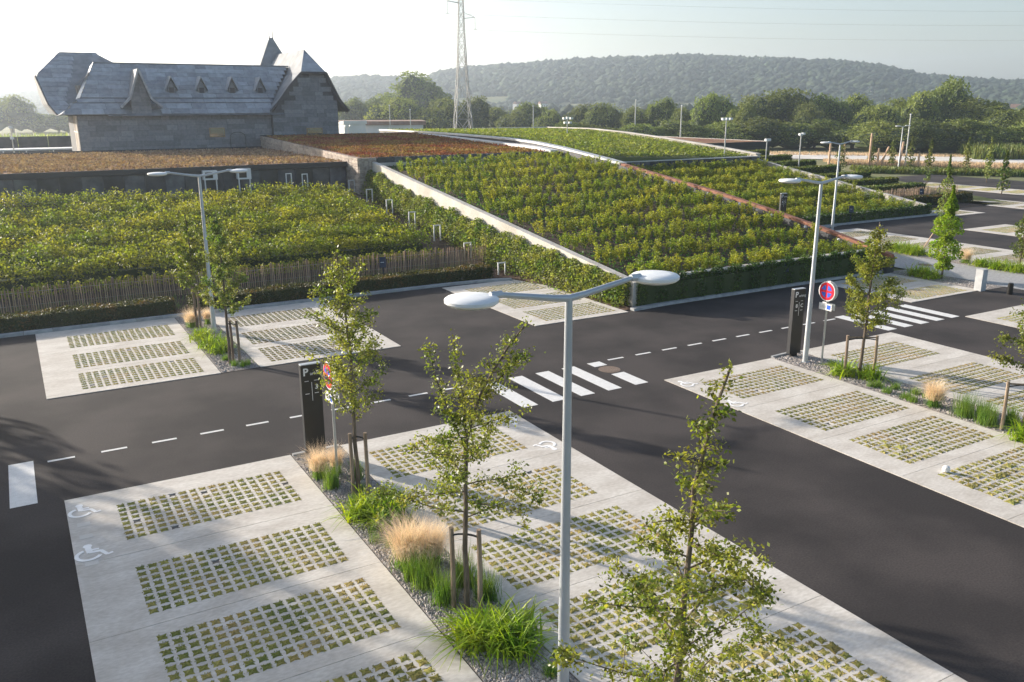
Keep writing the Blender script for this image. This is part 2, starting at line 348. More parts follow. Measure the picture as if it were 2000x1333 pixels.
A_ = apron('a', .13, 5.13, 19.8, 2.9, SR, (1.06, 4.66), 300)
B_ = apron('b', 6.4, 11.38, 19.77, .4, SR+[(1.65, 3.5)], (6.83, 10.43), 300)
C_ = apron('c', 16.95, 21.62, 19.75, -2.1, SR2, (17.75, 21.25), 300)
apron('d', 23.1, 28.05, 19.9, -2.1, SR2, (23.6, 27.05), 0)
apron('e', .13, 5.13, 36.3, 27.6, NR, (1.1, 4.72), 0)
apron('f', 6.4, 11.4, 36.3, 27.6, NR, (6.85, 10.45), 0)
apron('g', 17.05, 21.6, 36.0, 27.6, NR, (17.8, 21.3), 0)
apron('h', 33.2, 38.2, 27.55, 22.72, [(22.95, 24.5), (25.5, 27.1)], (33.9, 37.6), 0)
apron('i', 32.8, 37.9, 20.0, 5, [(17.3, 19.2), (14.3, 16.2), (11.7, 13.6)], (33.5, 37.2), 0)
apron('j', 45.2, 50.4, 39.3, 20, [(36.6, 38.4), (33.9, 35.7), (31.2, 33.0), (28.5, 30.3), (25.8, 27.6), (23.1, 24.9)], (46.0, 49.6), 0)
apron('k', 56.0, 61, 35.2, 24, [(32.6, 34.4), (29.9, 31.7), (27.2, 29)], (56.8, 60.4), 0)
apron('l', 61.6, 66.2, 45.6, 39.9, [(40.4, 42.2), (43.1, 44.9)], (62, 65.6), 0)
apron('m', 71.2, 76.2, 57, 34, [(54, 56), (51, 53), (48, 50), (45, 47), (42, 44), (39, 41)], (71.9, 75.6), 0)
apron('n', 82, 87, 59, 42, [(56, 58), (53, 55), (50, 52), (47, 49), (44, 46)], (82.8, 86.4), 0)

def marks(name, rects, z=.0045, m='paint'):
    for r_ in rects:
        b = MB(); x0, x1, y0, y1 = r_; b.box(x0, x1, y0, y1, .001, z); b.obj(name, M[m], road)
marks('lane_dash', [(-.08+1.192*k, .52+1.192*k, 22.38, 22.48) for k in range(0, 10)]+[(16.76+1.178*k, 17.4+1.178*k, 22.39, 22.49) for k in range(10)])
marks('crosswalk_stripe', [(11.86+k, 12.36+k, 19.83, 22.42) for k in range(4)]+[(15.9, 16.4, 19.85, 21.1), (15.9, 16.4, 22.0, 22.45)])
marks('crosswalk_stripe', [(28.24+.98*k, 28.76+.98*k, 20.15, 22.66) for k in range(5)])
marks('stop_block', [(-.91, -.38, 20.0, 22.66)])
def wheelchair(cx, cy, s, rot, z, m, parent):
    b = MB(); T = Matrix.Rotation(rot, 4, 'Z'); lift = [0]
    def P_(x, y): v = T @ Vector((x*s, y*s, 0)); return (cx+v.x, cy+v.y, z+lift[0])
    n = 10; b.add([P_(-.05+.12*math.cos(2*math.pi*k/n), .42+.12*math.sin(2*math.pi*k/n)) for k in range(n)], [tuple(range(n))])
    def seg(p, q, w):
        lift[0] += .0007; d = Vector((q[0]-p[0], q[1]-p[1])).normalized(); o = (-d.y*w/2, d.x*w/2); b.add([P_(p[0]+o[0], p[1]+o[1]), P_(p[0]-o[0], p[1]-o[1]), P_(q[0]-o[0], q[1]-o[1]), P_(q[0]+o[0], q[1]+o[1])], [(0, 1, 2, 3)])
    seg((-.05, .32), (-.02, -.02), .16); seg((-.04, .15), (.22, .13), .08); seg((-.04, 0), (.27, -.02), .12); seg((.25, 0), (.40, -.34), .11); seg((.38, -.33), (.54, -.27), .09)
    A0, A1 = R(110), R(335); K = 16; lift[0] += .0007
    for k in range(K):
        a, c = A0+(A1-A0)*k/K, A0+(A1-A0)*(k+1)/K
        b.add([P_(-.06+r_*math.cos(t), -.14+r_*math.sin(t)) for r_, t in ((.25, a), (.36, a), (.36, c), (.25, c))], [(0, 1, 2, 3)])
    o = b.obj('wheelchair_symbol', M[m], parent)
    return o
wheelchair(.42, 19.05, .66, 0, ZT+.004, 'faint_paint', A_); wheelchair(.42, 17.0, .70, 0, ZT+.004, 'faint_paint', A_)
for y in (19.62, 18.35, 17.75, 16.55):
    b = MB(); b.box(.28, .52, y-.09, y+.09, ZT+.001, ZT+.003); b.obj('faded_mark', mat('faded_mark', (.58, .56, .52), rough=.8), A_)
wheelchair(10.95, 19.05, .62, math.pi, ZT+.004, 'faint_paint', B_); wheelchair(10.92, 17.05, .62, math.pi, ZT+.004, 'faint_paint', B_)
wheelchair(17.28, 19.1, .6, 0, ZT+.004, 'faint_paint', C_); wheelchair(17.28, 17.0, .6, 0, ZT+.004, 'faint_paint', C_)

# kerbs
def kerb_run(pts, step=1.0, w=.26, h=.11):
    root = MB()
    P = [Vector((*p, 0)) for p in pts]; first = None
    holder = MB()
    for p, q in zip(P, P[1:]):
        d = (q-p); Ld = d.length; d.normalize(); n = Vector((-d.y, d.x, 0))*w/2; k = max(1, round(Ld/step))
        for i in range(k):
            a = p+d*(Ld*i/k+.008); c = p+d*(Ld*(i+1)/k-.008); b = MB()
            b.add([a-n, c-n, c+n, a+n, a-n*.9+Vector((0, 0, h)), c-n*.9+Vector((0, 0, h)), c+n+Vector((0, 0, h)), a+n+Vector((0, 0, h))],
                  [(4, 5, 6, 7), (0, 1, 5, 4), (1, 2, 6, 5), (2, 3, 7, 6), (3, 0, 4, 7)])
            if first is None:
                first = sheet('kerb', [(v.x, v.y) for v in (P[0]-n, P[0]+n, P[0]+n+d*.01)], .001, M['joint'])
            b.obj('kerb_stone', M['kerb'], first)
kerb_run([(-30, 36.45), (17.6, 36.45), (19.8, 36.25), (20.8, 35.9)])
kerb_run([(21.9, 27.75), (24, 27.9), (38.1, 27.95)])
kerb_run([(45.5, 40.8), (50.5, 41.1), (63.5, 41.1)])
kerb_run([(5.16, 19.72), (6.36, 19.72)], .6, .1, .06); kerb_run([(21.7, 19.8), (23.08, 19.9)], .7, .1, .06)
sheet('footpath', [(39.9, 45), (39.9, 20.5), (38.3, 20.3), (38.3, 12), (44.5, 12), (44.8, 33), (46, 40.5), (50, 40.6), (50, 41.5), (45, 41.5)], .012, M['pavers'])
sheet('mulch_bed', [(21.62, 27.9), (22.4, 27.9), (22.4, 60.3), (20.2, 60.3), (20.2, 36.5), (20.9, 36.0), (21.62, 34)], .03, M['mulch'])
for nm, poly in (('gravel_strip', rect(5.15, 6.38, .4, 19.66)), ('gravel_strip', rect(21.64, 23.08, -2, 19.75)), ('gravel_strip', rect(5.15, 6.38, 27.62, 36.3)), ('gravel_strip', rect(38.25, 39.85, 22.6, 27.8)), ('gravel_strip', [(40, 21), (45.1, 21), (45.1, 33)] if 0 else rect(43.6, 45.15, 21, 39))):
    sheet(nm, poly, .013, M['gravel_base'])
def stones(n, areas, size, seed):
    rg = np.random.default_rng(seed); base = np.array([(1, 0, 0), (-1, 0, 0), (0, 1, 0), (0, -1, 0), (0, 0, 1), (0, 0, -1)], float)
    tri = [(0, 2, 4), (2, 1, 4), (1, 3, 4), (3, 0, 4)]
    out = []
    for (x0, x1, y0, y1, k) in areas:
        c = np.stack([rg.uniform(x0, x1, k), rg.uniform(y0, y1, k), np.full(k, .016)], 1); s = size*rg.uniform(.5, 1.5, k)
        th = rg.uniform(0, 6.28, k); co, si = np.cos(th), np.sin(th)
        B = base[None]*rg.uniform(.7, 1.3, (k, 6, 1))*s[:, None, None]; B[:, :, 2] *= .75
        X = B[:, :, 0]*co[:, None]-B[:, :, 1]*si[:, None]; Y = B[:, :, 0]*si[:, None]+B[:, :, 1]*co[:, None]
        B = np.stack([X, Y, B[:, :, 2]], 2)+c[:, None]
        out.append(np.concatenate([B[:, t] for t in tri]))
    V = np.concatenate(out)
    # share vertices per stone is not needed; island colour per facet kept subtle
    o = link('gravel', np_mesh('gravel', V, M['stone'], 3)); o['kind'] = 'stuff'; return o
tag(stones(0, [(5.18, 6.36, 7.5, 13, 6500), (5.18, 6.36, 13, 19.6, 4500), (21.68, 23.05, 8, 19.7, 4500), (5.18, 6.36, 27.7, 36, 2500), (38.3, 39.8, 22.7, 27.6, 1200), (43.7, 45.1, 22, 30, 800)], .028, 3), 'grey and pinkish gravel filling the planting strips', 'gravel')

# ------------------------------------------------------------------ the planted bank, slabs, walls
def zbank(y): return max(0., (y-38.5)*.115)
b = MB(); ys = [36.6, 38.5, 60.6]
b.add([(x, y, zbank(y)+.02) for y in ys for x in (-60, 22.35)], [(0, 1, 3, 2), (2, 3, 5, 4)]); bank = b.obj('earth_bank', M['soil']); bank['kind'] = 'structure'
RY = [20, 27.5, 28.95, 32.3, 36.1, 40.5, 45.4, 51.2, 57.9, 61.8, 66, 75.8, 84, 96]; RZ = [.9, .97, 1.28, 1.9, 2.5, 3.13, 3.72, 4.43, 5.08, 5.36, 5.52, 5.62, 5.65, 5.62]
zr = lambda y: float(np.interp(y, RY, RZ))
z1 = lambda y: 1.05+(y-28.2)*.1145
z2 = lambda y: .62+(y-41.5)*.142
z3r = lambda y: float(np.interp(y, [59.5, 66, 72.6, 80, 86.8, 96], [3.55, 4.1, 4.6, 5.05, 5.3, 5.25]))
z3l = lambda y: float(np.interp(y, [59.5, 66, 76, 84, 96], [4.3, 5.0, 5.4, 5.55, 5.5]))
def ramp(name, xl, xr, y0, y1, fl, fr, m, n=14, bot=-.5, kind='structure', parent=None):
    b = MB(); V = []
    for i in range(n+1):
        y = y0+(y1-y0)*i/n; V += [(xl, y, fl(y)), (xr, y, fr(y)), (xl, y, bot), (xr, y, bot)]
    F = []
    for i in range(n): a = 4*i; F += [(a, a+1, a+5, a+4), (a+2, a, a+4, a+6), (a+1, a+3, a+7, a+5)]
    F += [(0, 2, 3, 1), (4*n, 4*n+1, 4*n+3, 4*n+2)]
    b.add(V, F); o = b.obj(name, m, parent)
    if kind: o['kind'] = kind
    return o
ramp('planted_roof_ground', 22.62, 38.0, 28.5, 57.3, lambda y: z1(y)-.22, lambda y: zr(y)-.55, M['soil'])
ramp('planted_roof_ground', 38.6, 61.0, 41.8, 59.3, lambda y: z2(y)-.5, lambda y: z2(y)-.5, M['soil'])
ramp('meadow_roof_ground', 38.7, 60.9, 59.75, 96, lambda y: z3l(y)-.12, lambda y: z3r(y)-.12, M['grassland'])
# ramp wall (pale concrete) with its cap
w = empty('ramp_wall', (0, 0, 0), 'pale speckled concrete wall rising beside the climbers, left side of the planted roof', 'wall')
ramp('concrete_face', 22.3, 22.6, 28.2, 58.4, lambda y: z1(y)-.03, lambda y: z1(y)-.03, M['wall_conc'], kind=None, parent=w)
ramp('wall_cap', 22.27, 22.63, 28.18, 58.4, lambda y: z1(y)+.03, lambda y: z1(y)+.03, M['wall_conc'], kind=None, parent=w).location.z = 0
w2 = empty('front_wall', (0, 0, 0), 'low concrete wall behind the ivy along the kerb, front of the near planted roof', 'wall')
MB().box(22.62, 38.0, 28.22, 28.45, -.3, 1.12).obj('concrete_face', M['wall_conc'], w2)
MB().box(22.62, 38.0, 28.18, 28.5, 1.12, 1.19).obj('wall_cap', M['wall_conc'], w2)
w3 = empty('front_wall', (0, 0, 0), 'low concrete wall at the foot of the farther planted roof', 'wall')
MB().box(40.0, 61.2, 41.5, 41.75, -.3, .62).obj('concrete_face', M['wall_conc'], w3); MB().box(40.0, 61.2, 41.46, 41.8, .62, .7).obj('wall_cap', M['wall_conc'], w3)
# spine wall with corten edge
w = empty('spine_wall', (0, 0, 0), 'dark wall with rust red steel edge between the two planted roofs', 'wall')
ramp('dark_face', 38.02, 38.55, 27.6, 96, lambda y: zr(y)-.16, lambda y: zr(y)-.16, M['darkwall'], 30, kind=None, parent=w)
def capstrip(name, x0, x1, y0, y1, f, m, parent, n=20, th=.14):
    return ramp_box(name, x0, x1, y0, y1, f, m, parent, n, th)
def ramp_box(name, x0, x1, y0, y1, f, m, parent, n=20, th=.14):
    b = MB(); V = []
    for i in range(n+1):
        y = y0+(y1-y0)*i/n; z = f(y); V += [(x0, y, z), (x1, y, z), (x1, y, z-th), (x0, y, z-th)]
    F = [(3, 2, 1, 0), (4*n, 4*n+1, 4*n+2, 4*n+3)]
    for i in range(n):
        a = 4*i; F += [(a, a+1, a+5, a+4), (a+1, a+2, a+6, a+5), (a+2, a+3, a+7, a+6), (a+3, a, a+4, a+7)]
    b.add(V, F); return b.obj(name, m, parent)
k = 27.5
while k < 50:
    e = min(k+3.75, 50.1); ramp_box('steel_edge', 37.98, 38.32, k, e-.02, zr, M['rust'], w, 3, .16); k = e
ramp_box('metal_cap', 37.95, 38.6, 50.1, 96, lambda y: zr(y)+.02, M['zinc'], w, 24, .14)
ramp_box('metal_cap', 36.9, 37.6, 57.6, 84, lambda y: min(zr(y)-.22, 4.95+(y-57.6)*.022)+.08, M['zinc'], w, 14, .3)
for i_, y in enumerate((30.6, 32.9, 35.4, 38.0, 40.8, 44.0, 47.3, 51)):
    t = empty('edge_spotlight', (37.86, y, zr(y)-.24), 'small white spotlight under the rust red steel edge, '+('lowest', 'second', 'third', 'fourth', 'fifth', 'sixth', 'seventh', 'topmost')[i_]+' going up the slope', 'spotlight', 'spotlights under the steel edge')
    MB().lathe([(.03, -.05), (.075, -.04), (.085, .02), (.05, .07), (.01, .08)], n=10).obj('lamp_body', M['white'], t, smooth=True)
    MB().box(.05, .17, -.02, .02, -.01, .02).obj('bracket', M['darkwall'], t)
# right edge wall of the far planted roof
w = empty('edge_wall', (0, 0, 0), 'thin pale edge wall running down the right side of the farther planted roof', 'wall')
zr2 = lambda y: z2(y)+.13 if y < 59.4 else z3r(y)+.28
ramp('wall_face', 61.0, 61.25, 41.4, 59.4, lambda y: z2(y)+.1, lambda y: z2(y)+.1, M['wall_conc'], kind=None, parent=w)
ramp_box('wall_cap', 60.95, 61.3, 41.4, 59.3, lambda y: z2(y)+.17, M['wall_conc'], w, 8, .07)
w = empty('parapet_wall', (0, 0, 0), 'pale capped parapet along the right side of the meadow roof', 'wall')
ramp('wall_face', 61.0, 61.35, 59.4, 96, lambda y: z3r(y)+.2, lambda y: z3r(y)+.2, M['wall_conc'], kind=None, parent=w)
ramp_box('wall_cap', 60.85, 61.5, 59.4, 96, lambda y: z3r(y)+.3, M['wall_conc'], w, 20, .1)
ramp_box('wall_cap', 38.7, 61.5, 96, 96.4, lambda y: 5.55, M['zinc'], w, 1, .3)
def panels(name, parent, x0, x1, y, z0, z1_, wid, m, post=True):
    n = max(1, round((x1-x0)/wid)); s = (x1-x0)/n
    for i in range(n):
        MB().box(x0+i*s+.02, x0+(i+1)*s-.02, y-.04-.02*(i % 3 == 0), y+.03, z0, z1_).obj(name, m, parent)
        if post: MB().box(x0+i*s-.03, x0+i*s+.03, y-.1, y+.03, z0, z1_+.03).obj('post', M['darkwall'], parent)
w = empty('panel_wall', (0, 0, 0), 'dark panelled upstand wall between the farther planted roof and the meadow roof', 'wall')
MB().box(38.6, 61.3, 59.45, 59.7, 2, 3.55).obj('backing', M['darkwall'], w)
panels('wall_panel', w, 38.6, 61.3, 59.42, 2.8, 3.52, 1.1, M['fascia']); MB().box(38.6, 61.4, 59.3, 59.75, 3.56, 3.62).obj('wall_cap', M['zinc'], w)
MB().box(38.6, 61.3, 59.2, 59.32, 2.66, 2.78).obj('lower_cap', M['wall_conc'], w)

# low building and the stone sided building (sedum roofs)
w = empty('low_building', (0, 0, 0), 'long low dark fronted building with rusty brown sedum roof, at the left', 'building')
MB().box(-45, 21.25, 60.5, 83.6, 0, 4.28).obj('wall', M['darkwall'], w)
MB().box(-45, 21.25, 60.3, 83.6, 4.29, 4.4).obj('roof', M['sedum_brown'], w)
MB().box(-45, 21.25, 60.16, 60.29, 4.1, 4.44).obj('front_edge', M['edge_black'], w); MB().box(-45, 21.25, 83.62, 83.8, 4.1, 4.62).obj('back_edge', M['edge_black'], w)
panels('front_panel', w, -12, 21.2, 60.42, 2.2, 4.05, 1.25, M['fascia'])
def on_roof(nm, x0, x1, y0, y1, f, n, m, size, seed, parent=None, thin=None):
    rg = np.random.default_rng(seed); p = np.stack([rg.uniform(x0, x1, n), rg.uniform(y0, y1, n), np.zeros(n)], 1)
    if thin: p = p[thin(p)]
    p[:, 2] = [f(a, b_) for a, b_ in p[:, :2]]; p[:, 2] += rg.uniform(0, size*.5, len(p))
    return link(nm, np_mesh(nm, islands_quads(p, size, rg, up=.1), m), parent)
o = on_roof('sedum', -14, 21.1, 60.4, 83.4, lambda x, y: 4.42, 26000, M['sedum_tuft'], .22, 11, w); o['kind'] = 'stuff'
w = empty('stone_sided_building', (0, 0, 0), 'low building with layered stone side wall and red sedum roof', 'building')
zg = lambda y: 4.78+(y-58)*.0285
ramp('wall', 21.5, 37.5, 58.1, 84, lambda y: zg(y)-.12, lambda y: zg(y)-.12, M['darkwall'], 4, 0, None, w)
ramp_box('roof', 21.5, 37.0, 58.1, 84, lambda y: zg(y)-.02, M['sedum_red'], w, 4, .1)
MB().box(21.3, 37.5, 84.02, 84.2, 5.2, 5.62).obj('back_edge', M['edge_black'], w)
panels('fascia_panel', w, 22.7, 37.6, 57.95, 4.42, 4.8, .62, M['fascia'], False); MB().box(22.6, 37.8, 57.5, 57.8, 4.2, 4.42).obj('pale_ledge', M['wall_conc'], w)
o = on_roof('sedum', 21.7, 36.8, 58.2, 83.8, lambda x, y: zg(y), 17000, M['sedum_tuft_red'], .2, 12, w); o['kind'] = 'stuff'
r_ = random.Random(5); n = 0; stuffb = MB()
for row in range(15):                                    # stone courses
    zt0 = row*.2
    y = 58.0; 
    while y < 84:
        ln = r_.uniform(.55, 1.1); ztop = zg((y+ln/2))-.02+.02; z0 = ztop-(row+1)*.2
        vis = (y < 60.3 or z0 > 4.2) and z0 > 2.0
        if vis:
            x0 = 21.28-r_.uniform(0, .05); y1_ = min(y+ln, 84)
            pts = [(x0, y+.01, z0+.012), (x0, y1_-.01, z0+.012), (x0, y1_-.01, z0+.2), (x0, y+.01, z0+.2)]
            MB().thick(pts, (.2, 0, 0)).obj('stone_block', M['gabion'], w); n += 1
        y += ln
    x = 21.3
    while x < 22.6:
        ln = r_.uniform(.3, .5); x1_ = min(x+ln, 22.6); zt_ = 4.78-(row)*.2; MB().box(x+.008, x1_-.008, 57.9-r_.uniform(0, .03), 58.08, zt_-.19, zt_-.005).obj('stone_block', M['gabion'], w); x += ln
MB().box(21.42, 22.5, 58.04, 60.5, 0, 4.7).obj('core', M['darkwall'], w)
w = empty('sedum_roof_building', (0, 0, 0), 'far low building with flat red sedum roof beyond the meadow roof', 'building')
MB().box(61.6, 76, 72.3, 110, 0, 4.05).obj('wall', M['darkwall'], w); MB().box(61.7, 75.9, 72.4, 110, 4.06, 4.17).obj('roof', M['sedum_red'], w)
MB().box(61.5, 76.1, 72.1, 72.28, 3.6, 4.2).obj('front_edge', M['edge_black'], w); MB().box(76.12, 76.4, 72.4, 110, 3.9, 4.2).obj('parapet', M['wall_conc'], w)
for i, (x, x1_, z, z1_, lb) in enumerate(((11.2, 12.1, 3.6, 4.2, 'left'), (13.4, 14.3, 3.55, 4.25, 'right'))):
    t = empty('air_unit', (x, 59.7, zbank(59.7)), f'boxed white air unit at the dark building, the {lb} one behind the lamp', 'air unit', 'air units at the low building')
    zb = zbank(59.7); w_ = x1_-x
    for q in ((0, w_, z-zb, z-zb+.1), (0, w_, z1_-zb-.1, z1_-zb), (0, .1, z-zb+.1, z1_-zb-.1), (w_-.28, w_, z-zb+.1, z1_-zb-.1)): MB().box(q[0], q[1], 0, .5, q[2], q[3]).obj('casing', M['white'], t)
    MB().box(.1, w_-.28, .1, .45, z-zb+.1, z1_-zb-.1).obj('grille', M['black'], t); MB().box(.05, .12, .05, .12, 0, z-zb).obj('leg', M['white'], t); MB().box(w_-.12, w_-.05, .05, .12, 0, z-zb).obj('leg', M['white'], t)

# ------------------------------------------------------------------ the slate roofed house
H_ = empty('slate_roofed_house', (0, 0, 0), 'large stone house with steep grey slate roofs, dormers and a pointed tower', 'house')
cl = M['cladding']; sl_ = M['slate']
# walls
MB().box(5.98, 22.7, 85.06, 94, 0, 7.6).obj('wall', M['cladding_base'], H_)
MB().box(22.7, 29.2, 84.56+.0, 96, 0, 7.6).obj('wall', M['cladding_base'], H_)
def clad(x0, x1, y, zlo, zhi, hh, wl, wh, inside=None, seed=1, maxn=400):
    r2 = random.Random(seed); z = zlo
    while z < zhi-.05:
        h = min(hh*r2.choice((1, 1, .8)), zhi-z); x = x0
        while x < x1-.01:
            ln = min(r2.uniform(wl, wh), x1-x)
            if x1-x-ln < .2: ln = x1-x
            if inside is None or all(inside(px_, z+h*.6) for px_ in (x+.02, x+ln-.02)):
                MB().box(x+.01, x+ln-.01, y-.03-r2.uniform(0, .015), y, z+.01, z+h-.005).obj('stone_panel', cl, H_)
            x += ln
        z += h
clad(5.98, 22.68, 85.05, 3.9, 7.55, .46, .7, 1.7, seed=2)
verts_r = lambda x, z: True
# right gable front face outline
RP = [(22.64, 7.83), (23.5, 8.86), (24.42, 10.03), (25.59, 11.3), (28.06, 11.34), (28.93, 9.58), (29.4, 8.7), (30.14, 7.83)]
def in_gable(x, z):
    if z < 7.7: return 22.7 <= x <= 29.2
    xl = np.interp(z, [7.83, 8.86, 10.03, 11.3], [22.9, 23.6, 24.55, 25.7]); xr_ = np.interp(z, [7.83, 8.7, 9.58, 11.3], [29.2, 29.2, 28.8, 28.0]); return xl <= x <= xr_ and z < 11.25
b = MB(); b.thick([(22.7, 84.58, 7.4), (29.2, 84.58, 7.4), (29.2, 84.58, 8.5), (28.85, 84.58, 9.5), (28.05, 84.58, 11.25), (25.65, 84.58, 11.25), (24.5, 84.58, 10.0), (23.5, 84.58, 8.8)], (0, .4, 0)); b.obj('gable_wall', M['cladding_base'], H_)
clad(22.72, 29.18, 84.56, 3.9, 11.2, .46, .7, 1.4, in_gable, seed=3)
# west end wall: boards lit by the sun
for k in range(9):
    y = 85.1+k*.42; MB().box(5.9-.02*(k % 2), 5.97, y, y+.39, 3.8, 6.1).obj('wall_board', M['timber_grey'], H_); MB().box(5.9-.02*((k+1) % 2), 5.97, y, y+.39, 6.18, 7.5).obj('wall_board', M['timber_grey'], H_)
MB().box(5.85, 5.97, 85.0, 89, 6.1, 6.18).obj('ledge', M['zinc'], H_)
# roof slopes from slabs: profile (y,z)
PRO = [(84.35, 7.62), (85.6, 8.55), (86.2, 8.95), (89.5, 12.05)]
def slope_piece(x0, x1, y0, z0, y1, z1_, m=sl_, name='roof_slab', th=.05, proud=0.):
    d = Vector((0, y1-y0, z1_-z0)).normalized(); n = Vector((0, -d.z, d.y))
    p = [Vector((x0, y0, z0)), Vector((x1, y0, z0)), Vector((x1, y1, z1_)), Vector((x0, y1, z1_))]
    p = [q+n*proud*(1 if i < 2 else .3) for i, q in enumerate(p)]
    MB().thick(p, tuple(-n*th)).obj(name, m, H_)
# under-roof solid
b = MB(); base = [(8.4, y, z-.14) for y, z in PRO]+[(8.4, 94.65, 7.5)]
b.thick([(x, y, z) for x, y, z in base], (15.4, 0, 0)); b.obj('roof_core', M['slate_toned'], H_)
r2 = random.Random(9)
def xl_main(z): return float(np.interp(z, [7.6, 8.5, 8.95, 12.1], [5.0, 6.0, 6.55, 8.25]))
def xr_main(z): return float(np.interp(z, [7.6, 8.9, 10.0, 11.3, 12.1], [22.6, 23.4, 24.3, 25.4, 26.0]))
courses = [(84.35, 7.62, 85.6, 8.55, 2), (85.62, 8.62, 86.15, 8.95, 1), (86.22, 9.03, 89.5, 12.06, 8)]
for (ya, za, yb, zb, n) in courses:
    for k in range(n):
        y0, z0, y1, zz1 = ya+(yb-ya)*k/n, za+(zb-za)*k/n, ya+(yb-ya)*(k+1)/n, za+(zb-za)*(k+1)/n
        x = xl_main(z0)+.02; xe = xr_main(z0)
        while x < xe:
            ln = r2.uniform(.8, 1.9); e = min(x+ln, xe)
            if not (z0 < 11 and 10.35+max(0, z0-8.9)*.2 < (x+e)/2 < 12.05-max(0, z0-8.9)*.2 and z0 < 8.9): slope_piece(x+.008, e-.008, y0, z0, y1, zz1, proud=.02+r2.uniform(0, .02))
            x = e
MB().tube([(8.2, 89.5, 12.12), (26.0, 89.5, 12.1)], .07, 5).obj('ridge', M['slate_toned'], H_)
b = MB(); b.thick([(5.0, 94.7, 7.6), (26, 94.7, 7.6), (26, 89.5, 12.0), (8.25, 89.5, 12.0)], (0, .05, -.05)); b.obj('back_slope', M['slate_toned'], H_)
# west verge of the main roof, painted white to stand for sunlight
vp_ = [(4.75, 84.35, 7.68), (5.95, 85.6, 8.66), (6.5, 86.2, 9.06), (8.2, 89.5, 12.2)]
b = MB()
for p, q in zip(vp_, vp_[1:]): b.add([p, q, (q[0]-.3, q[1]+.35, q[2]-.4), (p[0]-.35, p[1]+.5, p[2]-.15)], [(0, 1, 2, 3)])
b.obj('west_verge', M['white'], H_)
# west wing: taller roof behind
W = {'e': (4.56, 86.5, 7.64), 'k': (4.06, 87.8, 8.54), 'l': (3.47, 91.0, 10.98), 'a': (5.8, 94, 13.19), 'b': (8.93, 94, 13.22), 'c': (10.6, 91.2, 12.0), 'd': (10, 86.5, 7.64)}
def wing_x(y): return float(np.interp(y, [86.5, 87.8, 91, 94], [4.56, 4.06, 3.47, 5.8])), float(np.interp(y, [86.5, 91.2, 94], [10.8, 10.6, 8.93]))
YZ = [(86.5, 7.64), (87.8, 8.54), (91, 10.98), (94, 13.2)]
zw = lambda y: float(np.interp(y, [a for a, _ in YZ], [c for _, c in YZ]))
n = 14
for k in range(n):
    y0, y1 = 86.5+7.5*k/n, 86.5+7.5*(k+1)/n; xa, xb = wing_x((y0+y1)/2)
    x = xa
    while x < xb-.05:
        e = min(x+r2.uniform(.8, 1.7), xb)
        xl0, xl1 = (wing_x(y0)[0], wing_x(y1)[0]) if x == xa else (x, x); xr0, xr1 = (wing_x(y0)[1], wing_x(y1)[1]) if e == xb else (e, e)
        MB().thick([(xl0+.006, y0, zw(y0)+.03), (xr0-.006, y0, zw(y0)+.03), (xr1-.006, y1, zw(y1)), (xl1+.006, y1, zw(y1))], (0, .03, -.06)).obj('roof_slab', sl_, H_); x = e
b = MB(); mir = lambda p: (p[0], 188-p[1], p[2])
f = [W['e'], W['k'], W['l'], W['a'], W['b'], W['c'], W['d']]; sh = lambda p: (p[0]+.05, p[1]+.1, p[2]-.1)
b.add([sh(p) for p in f]+[mir(p) for p in f], [(0, 1, 2, 3, 4, 5, 6)[::-1], (7, 8, 9, 10, 11, 12, 13), (2, 3, 10, 9) if 0 else (2, 9, 3), (1, 8, 9, 2), (0, 7, 8, 1), (4, 11, 12, 5)]); b.obj('wing_core', M['slate_toned'], H_)
MB().box(6.0, 10.8, 89, 97, 0, 7.6).obj('wall', M['cladding_base'], H_)
# barge board on the wing's left verge
MB().tube([(4.56, 86.45, 7.55), (4.02, 87.8, 8.45), (3.43, 91.0, 10.95)], .09, 4).obj('verge_board', M['darkwall'], H_)
# little west dormer on the wing
b = MB(); b.add([(6.2, 88.0, 10.0), (7.6, 88.0, 11.25), (7.7, 88.8, 11.25), (6.3, 88.9, 10.0)], [(0, 1, 2, 3)]); b.obj('dormer_roof', M['slate_toned'], H_); MB().box(6.45, 7.2, 88.25, 89.4, 9.2, 10.1).obj('dormer_wall', M['timber_grey'], H_)
# central gable
GX = [(9.49, 8.26), (10.33, 9.08), (11.2, 11.48), (12.05, 8.98), (12.9, 8.25)]
b = MB(); b.thick([(10.35, 84.7, 7.4), (12.0, 84.7, 7.4), (12.0, 84.7, 9.0), (11.2, 84.7, 11.2), (10.42, 84.7, 9.0)], (0, 3.8, 0)); b.obj('gable_wall', M['cladding'], H_)
for z in np.arange(7.45, 10.6, .42):
    hw = .82 if z < 8.9 else max(.08, .82*(11.1-z)/2.2)
    for sx in (0, 1): MB().box(11.2-hw+sx*hw+.01, 11.2+sx*hw-.01, 84.66-.02*((int(z*10)+sx) % 2), 84.7, z, z+.4).obj('stone_panel', cl, H_)
for pts in (GX[:3], GX[2:]):
    for (p, q) in zip(pts, pts[1:]):
        dy = 1.2+max(0, (p[1]+q[1])/2-8.6)*1.35
        b = MB(); b.thick([(p[0], 84.2, p[1]), (q[0], 84.2, q[1]), (q[0], 84.4+1.35*max(.5, q[1]-8.0), q[1]), (p[0], 84.4+1.35*max(.5, p[1]-8.0), p[1])], (0, 0, -.1)); b.obj('gable_roof', M['slate_toned'], H_)
        MB().tube([(p[0], 84.2, p[1]-.04), (q[0], 84.2, q[1]-.04)], .12, 4).obj('barge_board', M['dormer_slate'], H_)
